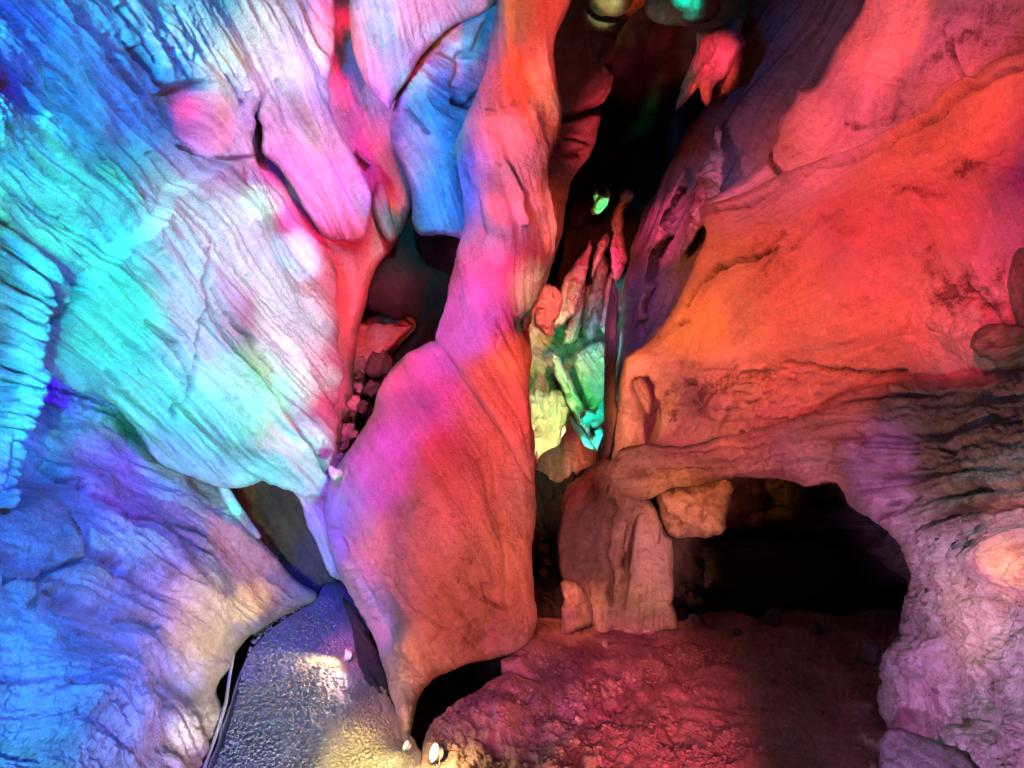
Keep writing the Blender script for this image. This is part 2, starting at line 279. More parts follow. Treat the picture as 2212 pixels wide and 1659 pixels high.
def tps(pts, vals, U, V):
    """thin plate spline through the given points"""
    P = np.asarray(pts, float) / 500.0
    vals = np.asarray(vals, float)
    n = len(P)
    if n < 3:
        return np.full(U.shape, vals.mean())
    k = lambda r2: 0.5 * r2 * np.log(np.maximum(r2, 1e-12))
    D = ((P[:, None] - P[None]) ** 2).sum(-1)
    A = np.zeros((n + 3, n + 3))
    A[:n, :n] = k(D) + np.eye(n) * 1e-3
    A[:n, n], A[:n, n + 1:] = 1, P
    A[n, :n], A[n + 1:, :n] = 1, P.T
    A += np.eye(n + 3) * 1e-9
    w = np.linalg.solve(A, np.concatenate([vals, [0, 0, 0]]))
    x, y = U / 500.0, V / 500.0
    out = w[n] + w[n + 1] * x + w[n + 2] * y
    for i in range(n):
        out = out + w[i] * k((x - P[i, 0]) ** 2 + (y - P[i, 1]) ** 2)
    return out


def idw(pts, vals, U, V, p=2.5):
    num = den = 0.0
    for (a, b), v in zip(pts, vals):
        w = 1.0 / (((U - a) ** 2 + (V - b) ** 2) / 1e4 + 0.02) ** (p / 2)
        num, den = num + w * v, den + w
    return num / den


def catmull(pts, step=6.0):
    P = np.asarray(pts, float)
    n = len(P)
    out = []
    for i in range(n):
        a, b, c, d = P[i - 1], P[i], P[(i + 1) % n], P[(i + 2) % n]
        m = max(2, int(np.linalg.norm(c - b) / step))
        t = (np.arange(m) / m)[:, None]
        # centripetal-like damping: weaken tangents on very uneven spacing
        lb, lab, lcd = np.linalg.norm(c - b), np.linalg.norm(b - a), np.linalg.norm(d - c)
        t1 = (c - a) / (lab + lb + 1e-9) * lb
        t2 = (d - b) / (lcd + lb + 1e-9) * lb
        out.append((2 * t**3 - 3 * t**2 + 1) * b + (t**3 - 2 * t**2 + t) * t1 + (-2 * t**3 + 3 * t**2) * c + (t**3 - t**2) * t2)
    return np.concatenate(out)


def polyline_dist(U, V, line, closed=False):
    line = np.asarray(line, float)
    A = line if closed else line[:-1]
    B = np.roll(line, -1, 0) if closed else line[1:]
    best = np.full(U.shape, 1e18)
    bx, by = np.zeros(U.shape), np.zeros(U.shape)
    for a, b in zip(A, B):
        d = b - a
        L2 = d @ d + 1e-12
        t = np.clip(((U - a[0]) * d[0] + (V - a[1]) * d[1]) / L2, 0, 1)
        px, py = a[0] + t * d[0], a[1] + t * d[1]
        r = (U - px) ** 2 + (V - py) ** 2
        m = r < best
        best = np.where(m, r, best)
        bx, by = np.where(m, px, bx), np.where(m, py, by)
    return np.sqrt(best), bx, by


def inside(U, V, poly):
    r = np.zeros(U.shape, bool)
    n = len(poly)
    for i in range(n):
        x1, y1 = poly[i - 1]
        x2, y2 = poly[i]
        if y1 == y2:
            continue
        c = (y1 > V) != (y2 > V)
        r ^= c & (U < (x2 - x1) * (V - y1) / (y2 - y1) + x1)
    return r


def lic(ang, seeds_scales, L, seed):
    """streak fields drawn along an angle field (radians); one channel per noise scale"""
    h, w = ang.shape
    jj, ii = np.meshgrid(np.arange(w, dtype=float), np.arange(h, dtype=float))
    chans = []
    for k, sc in enumerate(seeds_scales):
        chans.append(vnoise(jj / sc + 11 * k, ii / sc + 5 * k, seed + k) + 0.5 * vnoise(jj / sc * 2, ii / sc * 2, seed + 50 + k))
    N = np.stack(chans, -1)
    ca, sa = np.cos(ang), np.sin(ang)
    acc, wsum = N.copy(), 1.0
    for sgn in (1, -1):
        x, y = jj.copy(), ii.copy()
        for k in range(L):
            xi, yi = np.clip(np.rint(x).astype(int), 0, w - 1), np.clip(np.rint(y).astype(int), 0, h - 1)
            x, y = x + sgn * ca[yi, xi], y + sgn * sa[yi, xi]
            xc, yc = np.clip(x, 0, w - 1.001), np.clip(y, 0, h - 1.001)
            x0, y0 = xc.astype(int), yc.astype(int)
            fx, fy = (xc - x0)[..., None], (yc - y0)[..., None]
            s = (N[y0, x0] * (1 - fx) + N[y0, x0 + 1] * fx) * (1 - fy) + (N[y0 + 1, x0] * (1 - fx) + N[y0 + 1, x0 + 1] * fx) * fy
            wt = 0.5 + 0.5 * math.cos(math.pi * (k + 1) / (L + 1))
            acc += s * wt
            wsum += wt
    acc /= wsum
    acc -= acc.mean((0, 1))
    acc /= acc.std((0, 1)) + 1e-9
    return acc


# ------------------------------------------------------------------ materials
MATS = {}


def rock_mat(name, light, dark, streak=0.35, blotch=0.4, rough=0.6, bump=0.7, gscale=95.0, spec=0.35, stain=None):
    m = bpy.data.materials.new(name)
    m.use_nodes = True
    nt = m.node_tree
    N, Lk = nt.nodes, nt.links
    b = N["Principled BSDF"]
    tc = N.new("ShaderNodeTexCoord")
    a1 = N.new("ShaderNodeAttribute"); a1.attribute_name = "streak"
    n1 = N.new("ShaderNodeTexNoise"); n1.inputs["Scale"].default_value = 2.6; n1.inputs["Detail"].default_value = 7; n1.inputs["Roughness"].default_value = 0.62
    n2 = N.new("ShaderNodeTexNoise"); n2.inputs["Scale"].default_value = gscale; n2.inputs["Detail"].default_value = 5; n2.inputs["Roughness"].default_value = 0.7
    n3 = N.new("ShaderNodeTexNoise"); n3.inputs["Scale"].default_value = gscale * 0.22; n3.inputs["Detail"].default_value = 6; n3.inputs["Roughness"].default_value = 0.65
    for n in (n1, n2, n3):
        Lk.new(tc.outputs["Object"], n.inputs["Vector"])
    # factor = 0.5 + streak*attr + blotch*(noise-.5) + small grain
    def math_(op, x, y):
        q = N.new("ShaderNodeMath"); q.operation = op
        for i, z in enumerate((x, y)):
            if isinstance(z, (int, float)):
                q.inputs[i].default_value = z
            else:
                Lk.new(z, q.inputs[i])
        return q.outputs[0]
    f = math_('MULTIPLY', a1.outputs["Fac"], streak)
    f = math_('ADD', f, math_('MULTIPLY', math_('SUBTRACT', n1.outputs["Fac"], 0.5), blotch * 3.0))
    f = math_('ADD', f, math_('MULTIPLY', math_('SUBTRACT', n3.outputs["Fac"], 0.5), blotch * 1.6))
    f = math_('ADD', f, math_('MULTIPLY', math_('SUBTRACT', n2.outputs["Fac"], 0.5), 1.5))
    f = math_('ADD', f, 0.62)
    r = N.new("ShaderNodeValToRGB")
    r.color_ramp.elements[0].position, r.color_ramp.elements[0].color = 0.0, (*dark, 1)
    r.color_ramp.elements[1].position, r.color_ramp.elements[1].color = 1.0, (*light, 1)
    if stain:
        e = r.color_ramp.elements.new(0.32); e.color = (*stain, 1)
    Lk.new(f, r.inputs["Fac"])
    Lk.new(r.outputs["Color"], b.inputs["Base Color"])
    rr = N.new("ShaderNodeMapRange")
    rr.inputs["To Min"].default_value, rr.inputs["To Max"].default_value = rough - 0.15, rough + 0.2
    Lk.new(n3.outputs["Fac"], rr.inputs["Value"])
    Lk.new(rr.outputs["Result"], b.inputs["Roughness"])
    b.inputs["Specular IOR Level"].default_value = spec
    bp = N.new("ShaderNodeBump"); bp.inputs["Strength"].default_value = bump; bp.inputs["Distance"].default_value = 0.022
    hh = math_('ADD', math_('MULTIPLY', n3.outputs["Fac"], 1.2), math_('MULTIPLY', n2.outputs["Fac"], 0.6))
    Lk.new(hh, bp.inputs["Height"])
    Lk.new(bp.outputs["Normal"], b.inputs["Normal"])
    MATS[name] = m
    return m


rock_mat("pale_limestone", (0.533, 0.511, 0.475), (0.216, 0.194, 0.173), streak=0.30, blotch=0.26, bump=0.8)
rock_mat("smooth_limestone", (0.518, 0.482, 0.432), (0.10, 0.075, 0.06), streak=0.15, blotch=0.42, bump=0.8, stain=(0.331, 0.281, 0.230))
rock_mat("rough_limestone", (0.475, 0.432, 0.382), (0.122, 0.094, 0.072), streak=0.16, blotch=0.55, stain=(0.274, 0.216, 0.166), bump=0.9)
rock_mat("grey_limestone", (0.360, 0.338, 0.317), (0.086, 0.072, 0.065), streak=0.2, blotch=0.5, bump=0.9)
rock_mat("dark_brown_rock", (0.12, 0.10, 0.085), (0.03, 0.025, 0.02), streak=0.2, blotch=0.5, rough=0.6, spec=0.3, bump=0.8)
rock_mat("wet_and_shade_rock", (0.04, 0.04, 0.042), (0.012, 0.012, 0.012), streak=0.2, blotch=0.5, rough=0.6, spec=0.2, bump=0.9)  # wet gully rock, and shade put into the colour of other rocks
rock_mat("red_dirt", (0.40, 0.29, 0.23), (0.07, 0.045, 0.035), streak=0.0, blotch=0.75, rough=0.85, bump=1.0, gscale=42, spec=0.2, stain=(0.24, 0.16, 0.12))
rock_mat("wet_gravel", (0.36, 0.33, 0.30), (0.10, 0.09, 0.08), streak=0.0, blotch=0.3, rough=0.42, bump=0.28, gscale=170, spec=0.5)
rock_mat("dark_green_rock", (0.20, 0.24, 0.16), (0.04, 0.05, 0.035), streak=0.25, blotch=0.5, bump=0.7)  # dull green base colour for the green knobs


def flat_mat(name, col, rough=0.5, metal=0.0, emit=None, estr=0.0):
    m = bpy.data.materials.new(name)
    m.use_nodes = True
    N, Lk = m.node_tree.nodes, m.node_tree.links
    b = N["Principled BSDF"]
    n = N.new("ShaderNodeTexNoise"); n.inputs["Scale"].default_value = 40; n.inputs["Detail"].default_value = 4
    mx = N.new("ShaderNodeMixRGB"); mx.blend_type = 'MULTIPLY'; mx.inputs[0].default_value = 0.35
    mx.inputs[1].default_value = (*col, 1)
    Lk.new(n.outputs["Fac"], mx.inputs[2]); Lk.new(mx.outputs[0], b.inputs["Base Color"])
    b.inputs["Roughness"].default_value, b.inputs["Metallic"].default_value = rough, metal
    if emit:
        b.inputs["Emission Color"].default_value = (*emit, 1)
        b.inputs["Emission Strength"].default_value = estr
    MATS[name] = m
    return m


flat_mat("lamp_metal", (0.55, 0.55, 0.54), 0.4, 0.6)
flat_mat("white_metal", (0.8, 0.8, 0.78), 0.45, 0.0)
flat_mat("lamp_glass", (0.9, 0.85, 0.7), 0.2, 0.0, (1.0, 0.80, 0.40), 2.4)
flat_mat("cable_sheath", (0.62, 0.62, 0.60), 0.5)

# ------------------------------------------------------------------ mesh helpers
def link_mesh(name, verts, faces_quads, faces_tris, mat, parent=None, attrs=None, smooth_shade=True, origin=None):
    verts = np.asarray(verts, np.float32)
    if origin is None:
        lo = verts.min(0)
        origin = np.array([verts[:, 0].mean(), verts[:, 1].mean(), lo[2]])
    if parent is not None:
        loc = np.array(origin) - np.array(parent.location)
    else:
        loc = np.array(origin)
    me = bpy.data.meshes.new(name)
    nq, ntr = len(faces_quads), len(faces_tris)
    me.vertices.add(len(verts))
    me.vertices.foreach_set("co", (verts - np.array(origin)).astype(np.float32).ravel())
    li = np.concatenate([np.asarray(faces_quads, np.int32).ravel(), np.asarray(faces_tris, np.int32).ravel()])
    me.loops.add(len(li))
    me.loops.foreach_set("vertex_index", li.astype(np.int32))
    me.polygons.add(nq + ntr)
    st = np.concatenate([np.arange(nq) * 4, nq * 4 + np.arange(ntr) * 3]).astype(np.int32)
    me.polygons.foreach_set("loop_start", st)
    me.update(calc_edges=True)
    if smooth_shade:
        me.polygons.foreach_set("use_smooth", np.ones(nq + ntr, bool))
    if attrs:
        for k, a in attrs.items():
            at_ = me.attributes.new(k, 'FLOAT', 'POINT')
            at_.data.foreach_set("value", np.asarray(a, np.float32))
    me.validate()
    me.materials.append(MATS[mat])
    o = bpy.data.objects.new(name, me)
    scene.collection.objects.link(o)
    if parent is not None:
        o.parent = parent
    o.location = loc
    return o


def tag(o, label=None, cat=None, group=None, kind=None):
    kind = kind or ("thing" if cat else None)
    for k, v in (("label", label), ("category", cat), ("group", group), ("kind", kind)):
        if v:
            o[k] = v
    return o


SEED = [100]


def rock(name, outline, depth, mat, flow=((0, 0, 90),), s=3.0, roll=(60, 0.35), thick=0.8, bulk=0.03, bulk_sc=170,
         fold=0.012, fold_sc=16, fine=0.004, fine_sc=3.2, groove=0.008, iso=0.006, iso_sc=40, crack=0.0, crack_sc=90, L=34,
         bumps=(), cuts=(), pits=(), rough=(), jitter=2.5, plane=None, parent=None, terr=0.0, pull=1.0, grit=0.0045, stains=()):
    """One solid rock: the outline is where its silhouette stands, depth its distance in metres at a few points.
    Relief (folds along the flow lines, cracks, pits, knobs) is displaced geometry along the surface normal."""
    SEED[0] += 7
    sd = SEED[0]
    poly = catmull(outline, 5.0)
    if jitter:
        q = np.arange(len(poly)) * 5.0
        nx = np.roll(poly, -1, 0) - np.roll(poly, 1, 0)
        nx /= np.linalg.norm(nx, axis=1)[:, None] + 1e-9
        j = jitter * (vnoise(q / 37.0, q * 0 + 0.5, sd) + 0.6 * vnoise(q / 13.0, q * 0 + 3.5, sd + 1))
        poly = poly + np.stack([-nx[:, 1], nx[:, 0]], 1) * j[:, None]
    x0, y0 = poly.min(0) - 2 * s
    x1, y1 = poly.max(0) + 2 * s
    us, vs_ = np.arange(x0, x1, s), np.arange(y0, y1, s)
    U, V = np.meshgrid(us, vs_)
    h, w = U.shape
    D, BX, BY = polyline_dist(U, V, poly, True)
    ins = inside(U, V, poly)
    cU, cV = U[:-1, :-1] + s / 2, V[:-1, :-1] + s / 2
    cell = inside(cU, cV, poly)
    used = np.zeros((h, w), bool)
    used[:-1, :-1] |= cell; used[1:, :-1] |= cell; used[:-1, 1:] |= cell; used[1:, 1:] |= cell
    full = np.zeros((h, w), int)
    full[:-1, :-1] += cell; full[1:, :-1] += cell; full[:-1, 1:] += cell; full[1:, 1:] += cell
    rim = used & (full < 4)
    snap = rim & (D < 1.6 * s)
    Us, Vs = np.where(snap, BX, U), np.where(snap, BY, V)
    d = np.where(ins & ~snap, D, 0.0)
    # base depth
    if plane is None:
        dp = np.asarray(depth, float)
        Y = tps(dp[:, :2], dp[:, 2], Us, Vs) if len(dp) > 2 else idw(dp[:, :2], dp[:, 2], Us, Vs)
        Y = np.clip(Y, dp[:, 2].min() - 0.5, dp[:, 2].max() + 0.6)
    else:
        Y = F * (CZ - plane) / np.maximum(Vs - V0, 60)
    rw, rd = (roll[0] * 0.45, roll[1] * 0.6) if roll[0] >= 25 else roll
    if plane is None:
        bulk, fold = bulk * 0.6, fold * 0.62
    t = np.clip(d / rw, 0, 1)
    Y = Y + rd * (1 - np.sqrt(np.clip(1 - (1 - t) ** 2, 0, 1)))
    px = Y / F                                        # metres per unit here
    # flow
    fl = np.asarray(flow, float)
    ca = idw(fl[:, :2], np.cos(np.radians(fl[:, 2] * 2)), U, V)
    sa = idw(fl[:, :2], np.sin(np.radians(fl[:, 2] * 2)), U, V)
    ang = 0.5 * np.arctan2(sa, ca) + 0.10 * vnoise(U / 90, V / 90, sd + 3)
    ang0 = np.radians(fl[0, 2])
    ang = np.where(np.cos(ang - ang0) < 0, ang + math.pi, ang)
    ch = lic(ang, (fine_sc / s * 1.0, fold_sc / s, fold_sc * 2.6 / s, fold_sc * 0.5 / s, fold_sc * 1.7 / s, fine_sc * 1.7 / s), L, sd + 5)
    wob = vnoise(U / 140, V / 140, sd + 8)
    gate = smooth(-0.7, 0.6, vnoise(U / 75 + 3, V / 75, sd + 9))        # relief comes and goes
    f1 = np.tanh(ch[..., 1] * 0.9)
    f2 = np.tanh(ch[..., 2] * 0.9)
    disp = bulk * fbm(U / bulk_sc, V / bulk_sc, sd + 11, 3)
    disp = disp + fold * ((0.25 + 0.75 * gate) * f1 + 0.9 * f2)
    sharp = np.minimum(ch[..., 3], 0.4)                                   # narrow grooves
    disp = disp + fold * 0.55 * gate * sharp
    disp = disp + fine * ch[..., 0] * (0.3 + 0.7 * gate)
    gate2 = smooth(-0.2, 0.7, vnoise(U / 60 + 9, V / 60, sd + 10))
    disp = disp - groove * np.exp(-(ch[..., 4] / 0.10) ** 2) * (0.15 + 0.85 * gate2) - groove * 0.6 * np.maximum(-ch[..., 5] - 0.8, 0) * gate
    isf = fbm(U / iso_sc, V / iso_sc, sd + 13, 5, 0.55)
    disp = disp + iso * isf
    if terr:
        # flat lying beds: a stepped profile across the flow
        q = ch[..., 2] * 1.2 + ch[..., 1] * 0.35
        disp = disp + terr * (np.floor(q * 1.6) / 1.6 + smooth(0.0, 0.35, (q * 1.6) % 1.0) / 1.6)
    if crack:
        cn = np.abs(vnoise(U / crack_sc + 0.5 * isf, V / crack_sc + 0.5 * f2 * 0.3, sd + 14))
        cn2 = np.abs(vnoise(U / crack_sc * 2.3, V / crack_sc * 2.3 + 0.3 * isf, sd + 15))
        disp = disp - crack * (np.exp(-(cn / 0.035) ** 2) + 0.5 * np.exp(-(cn2 / 0.05) ** 2)) * smooth(-0.2, 0.5, wob)
    # grit: small pits and chips at the size of a few millimetres to centimetres
    g1 = fbm(U / 8.5, V / 8.5, sd + 23, 3, 0.7)
    g2 = vnoise(U / 15, V / 15, sd + 26)
    disp = disp + grit * (g1 * (0.35 + 0.65 * smooth(-0.4, 0.6, vnoise(U / 110 + 5, V / 110, sd + 24))) - 1.2 * smooth(0.45, 0.8, g2) * smooth(0.1, 0.6, vnoise(U / 85 + 1, V / 85, sd + 25)))
    for r in rough:                                                       # (u, v, ru, rv, amp, scale)
        wgt = np.exp(-(((U - r[0]) / r[2]) ** 2 + ((V - r[1]) / r[3]) ** 2) ** 2)
        nn = 0.45 * (ridged(U / r[5] * 0.7 + 0.5 * isf, V / r[5] * 0.9 + 0.5 * f1, sd + 16) - 0.6) + 0.9 * fbm(U / r[5] * 0.6, V / r[5] * 0.7, sd + 18, 5, 0.62) - 0.35 * np.exp(-(vnoise(U / r[5] * 0.55 + 0.4 * isf, V / r[5] * 0.8, sd + 19) / 0.09) ** 2)
        disp = disp + r[4] * wgt * nn
    for b in bumps:                                                       # (u, v, ru, rv, angle, height)
        an = math.radians(b[4])
        du, dv = U - b[0], V - b[1]
        p_, q_ = du * math.cos(an) + dv * math.sin(an), -du * math.sin(an) + dv * math.cos(an)
        disp = disp + b[5] * np.exp(-((p_ / b[2]) ** 2 + (q_ / b[3]) ** 2))
    crack_shade = 0.0
    for c in cuts:                                                        # (polyline, width, depth): negative depth = ridge
        jx, jy = 5 * vnoise(U / 25, V / 25, sd + 21), 5 * vnoise(U / 25, V / 25, sd + 22)
        dd, _, _ = polyline_dist(U + jx, V + jy, c[0])
        disp = disp - c[2] * np.exp(-(dd / c[1]) ** 2)
        if c[2] > 0.03 and c[1] < 9:
            crack_shade = crack_shade + 38.0 * c[2] * np.exp(-(dd / (c[1] * 1.1)) ** 2)             # crack darkening put into the colour where frontal beams cast no shade
    for p in pits:                                                        # (outline, depth, softness)
        pp = catmull(p[0], 6.0)
        dd, _, _ = polyline_dist(U, V, pp, True)
        sg = np.where(inside(U, V, pp), dd, -dd)
        disp = disp - p[1] * smooth(-p[2] * 0.3, p[2], sg)
    edge_fade = smooth(0, 10, d)
    disp = disp * (0.35 + 0.65 * edge_fade)
    P = np.stack([(Us - U0) * px, Y, CZ + (V0 - Vs) * px], -1)
    gu, gv = np.gradient(P, axis=1), np.gradient(P, axis=0)
    nrm = np.cross(gv, gu)
    nrm /= np.linalg.norm(nrm, axis=-1, keepdims=True) + 1e-12
    flip = np.sign((nrm * (P - np.array([0, 0, CZ]))).sum(-1, keepdims=True))
    nrm = -nrm * np.where(flip == 0, 1, flip)
    # blend normals toward smoothed ones near the rim
    P = P + nrm * disp[..., None]
    idx = np.full((h, w), -1, int)
    idx[used] = np.arange(used.sum())
    verts = P[used]
    a, b_, c_, d_ = idx[:-1, :-1][cell], idx[:-1, 1:][cell], idx[1:, 1:][cell], idx[1:, :-1][cell]
    quads = np.stack([a, d_, c_, b_], 1)
    # the solid's flank and back
    e = np.concatenate([quads[:, [0, 1]], quads[:, [1, 2]], quads[:, [2, 3]], quads[:, [3, 0]]])
    key = np.minimum(e[:, 0], e[:, 1]).astype(np.int64) * (len(verts) + 1) + np.maximum(e[:, 0], e[:, 1])
    _, inv, cnt = np.unique(key, return_inverse=True, return_counts=True)
    be = e[cnt[inv] == 1]
    bv = np.unique(be)
    remap = np.full(len(verts), -1)
    n0, nb = len(verts), len(bv)
    cen = verts.mean(0)
    if plane is None:
        view = verts[bv] - np.array([0, 0, CZ])
        view /= np.linalg.norm(view, axis=1)[:, None]
    else:
        view = np.tile(np.array([0, 0, -1.0]), (nb, 1))
    r1 = verts[bv] + view * thick * 0.35 + (cen - verts[bv]) * 0.02 * pull
    r2 = verts[bv] + view * thick + (cen - verts[bv]) * 0.12 * pull
    # back cap: ear-clip every boundary loop (right for hollow outlines too)
    nxt = {}
    for p_, q_ in be:
        nxt.setdefault(int(p_), []).append(int(q_))
    loops = []
    while nxt:
        st_ = next(iter(nxt))
        loop, cur = [], st_
        while cur in nxt:
            loop.append(cur)
            t_ = nxt[cur].pop()
            if not nxt[cur]:
                del nxt[cur]
            cur = t_
            if cur == st_:
                break
        loops.append(loop)
    uv2 = np.stack([Us[used], Vs[used]], 1)
    caps = []
    for loop in loops:
        if len(loop) > 2:
            for t3 in tessellate_polygon([[Vector((uv2[k][0], -uv2[k][1], 0)) for k in loop]]):
                caps.append([loop[t3[0]], loop[t3[1]], loop[t3[2]]])
    allv = np.concatenate([verts, r1, r2])
    i1, i2 = remap.copy(), remap.copy()
    i1[bv], i2[bv] = n0 + np.arange(nb), n0 + nb + np.arange(nb)
    q1 = np.stack([be[:, 1], be[:, 0], i1[be[:, 0]], i1[be[:, 1]]], 1)
    q2 = np.stack([i1[be[:, 1]], i1[be[:, 0]], i2[be[:, 0]], i2[be[:, 1]]], 1)
    tr = i2[np.array(caps, int).reshape(-1, 3)]
    st = 0.6 * np.tanh(lic_mix(ch)) + 0.5 * wob
    for q in stains:                                                      # mineral stains: (u, v, ru, rv, angle, amount)
        an = math.radians(q[4])
        wu, wv = 26 * vnoise(U / 48, V / 48, sd + 31) + 9 * vnoise(U / 15, V / 15, sd + 32), 26 * vnoise(U / 48 + 9, V / 48, sd + 33) + 9 * vnoise(U / 15 + 9, V / 15, sd + 34)
        du, dv = U + wu - q[0], V + wv - q[1]
        e_ = ((du * math.cos(an) + dv * math.sin(an)) / q[2]) ** 2 + ((-du * math.sin(an) + dv * math.cos(an)) / q[3]) ** 2
        st = st - q[5] * 0.9 * smooth(1.5, 0.1, e_) * (0.7 + 0.5 * vnoise(U / 22, V / 22, sd + 35))
    st = st + 0.5 * g1 - crack_shade
    att = np.concatenate([st[used], np.zeros(2 * nb)])
    return link_mesh(name, allv, np.concatenate([quads, q1, q2]), tr, mat, parent, {"streak": att})


def lic_mix(ch):
    return 0.8 * np.roll(ch[..., 3], 17, 0) + 0.9 * np.roll(ch[..., 5], 9, 1) - 1.4 * np.exp(-(np.roll(ch[..., 4], 23, 0) / 0.09) ** 2)


def lump(name, center, radii, mat, seed, n=28, amp=0.22, parent=None, flat=0.0, rot=0.0, fs=1.6):
    """a loose stone: a sphere pushed about by noise and faceted by planes"""
    g = rnd(seed)
    th = np.linspace(0, math.pi, n // 2 + 2)[1:-1]
    ph = np.linspace(0, 2 * math.pi, n, endpoint=False)
    T, Pq = np.meshgrid(th, ph, indexing='ij')
    dirs = np.stack([np.sin(T) * np.cos(Pq), np.sin(T) * np.sin(Pq), np.cos(T)], -1).reshape(-1, 3)
    dirs = np.concatenate([dirs, [[0, 0, 1], [0, 0, -1]]])
    r = np.ones(len(dirs))
    for k in range(9):
        pn = g.normal(size=3); pn /= np.linalg.norm(pn)
        dd = g.uniform(0.62, 0.95)
        c = dirs @ pn
        r = np.where(c > 0.05, np.minimum(r, dd / np.maximum(c, 0.05)), r)
    q = dirs * fs + g.uniform(0, 50, 3)
    r = r * (1 + amp * (vnoise(q[:, 0] + q[:, 2] * 0.7, q[:, 1] - q[:, 2] * 0.6, seed) + 0.4 * vnoise(q[:, 0] * 2.4 + q[:, 2], q[:, 1] * 2.4 - q[:, 2], seed + 1)))
    v = dirs * r[:, None] * np.asarray(radii)
    cr, sr = math.cos(rot), math.sin(rot)
    v = np.stack([v[:, 0] * cr - v[:, 2] * sr, v[:, 1], v[:, 0] * sr + v[:, 2] * cr], 1) + np.asarray(center)
    m = len(th)
    quads, tris = [], []
    for i in range(m - 1):
        for j in range(n):
            k = (j + 1) % n
            quads.append((i * n + j, (i + 1) * n + j, (i + 1) * n + k, i * n + k))
    for j in range(n):
        k = (j + 1) % n
        tris.append((m * n, j, k)); tris.append((m * n + 1, (m - 1) * n + k, (m - 1) * n + j))
    return link_mesh(name, v, np.array(quads), np.array(tris), mat, parent, {"streak": 0.3 * vnoise(q[:, 0] * 3, q[:, 1] * 3, seed + 5)})


def tube(name, pts, r, mat, parent=None, n=8):
    P = np.asarray(pts, float)
    T = np.gradient(P, axis=0); T /= np.linalg.norm(T, axis=1)[:, None]
    up = np.array([0.0, 0, 1.0])
    A = np.cross(T, up); A /= np.linalg.norm(A, axis=1)[:, None] + 1e-9
    B = np.cross(A, T)
    an = np.linspace(0, 2 * math.pi, n, endpoint=False)
    v = (P[:, None] + r * (np.cos(an)[None, :, None] * A[:, None] + np.sin(an)[None, :, None] * B[:, None])).reshape(-1, 3)
    quads = [(i * n + j, i * n + (j + 1) % n, (i + 1) * n + (j + 1) % n, (i + 1) * n + j) for i in range(len(P) - 1) for j in range(n)]
    return link_mesh(name, v, np.array(quads), np.zeros((0, 3), int), mat, parent)

# ------------------------------------------------------------------ the large structure: cave shell, floor, path
def cave_shell():
    n, m = 96, 56
    th, ph = np.linspace(0.02, math.pi - 0.02, m), np.linspace(0, 2 * math.pi, n, endpoint=False)
    T, Pq = np.meshgrid(th, ph, indexing='ij')
    x, y, z = np.sin(T) * np.cos(Pq), np.sin(T) * np.sin(Pq), np.cos(T)
    r = 1 + 0.10 * fbm(x * 3 + z * 2, y * 3 - z * 2, 5, 4)
    v = np.stack([x * 7.5 * r, 5.0 + y * 10.5 * r, 2.6 + z * 6.0 * r], -1).reshape(-1, 3)
    q = [(i * n + j, i * n + (j + 1) % n, (i + 1) * n + (j + 1) % n, (i + 1) * n + j) for i in range(m - 1) for j in range(n)]
    o = link_mesh("cave_wall", v, np.array(q), np.zeros((0, 3), int), "grey_limestone", None, {"streak": np.zeros(len(v))})
    tag(o, "dark enclosing rock of the cavern behind and above the formations", kind="structure")


cave_shell()

fl = rock("cave_floor", [(1140, 1335), (1300, 1330), (1420, 1322), (1480, 1334), (1560, 1318), (1640, 1338), (1720, 1316), (1800, 1332), (1900, 1314), (2100, 1330), (2160, 1500), (2260, 1800), (1500, 1850), (1100, 1830), (880, 1800), (908, 1655), (926, 1573), (970, 1533), (1030, 1496), (1064, 1470), (1100, 1459), (1168, 1468), (1120, 1446), (1080, 1432), (1110, 1405), (1120, 1370)],
          None, "red_dirt", plane=0.0, flow=((1000, 1500, 0),), s=3.2, roll=(10, 0.02), thick=0.8, bulk=0.05, bulk_sc=210, fold=0.004, fold_sc=30,
          fine=0.002, iso=0.026, iso_sc=40, crack=0.012, crack_sc=60, L=8,
          rough=[(1350, 1560, 420, 150, 0.028, 22), (1500, 1420, 300, 60, 0.014, 14)], pits=[([(u + 9 * math.cos(t), v + 5 * math.sin(t)) for t in (0, 1.2, 2.4, 3.6, 4.9)], 0.012, 4) for u, v in rnd(3).normal((1480, 1600), (110, 40), (70, 2))],
          cuts=[([(1290, 1386), (1400, 1374), (1480, 1380)], 5, 0.02)],
          bumps=[(1030, 1600, 110, 60, -25, 0.10), (1330, 1450, 220, 60, 0, 0.05), (1700, 1500, 60, 160, -35, 0.05)])
tag(fl, "reddish trampled dirt floor of the cavern", kind="structure")

pt = rock("path", [(700, 1262), (745, 1262), (790, 1300), (800, 1380), (830, 1480), (880, 1580), (960, 1690), (1010, 1760), (395, 1780), (432, 1700), (458, 1630), (478, 1575), (497, 1525), (505, 1489), (526, 1433), (554, 1390), (602, 1347), (684, 1296)],
          None, "wet_gravel", plane=-0.03, flow=((600, 1500, 75),), s=2.6, roll=(14, 0.0), thick=0.3, bulk=0.012, bulk_sc=160, fold=0.003, fold_sc=22,
          fine=0.002, fine_sc=4, iso=0.0035, iso_sc=9, L=4, jitter=3, rough=[(650, 1450, 300, 260, 0.002, 9)],
          cuts=[([(530, 1450), (512, 1500), (490, 1570), (455, 1680)], 7, 0.04)])
tag(pt, "wet gravel footpath winding past the pillar", kind="structure")

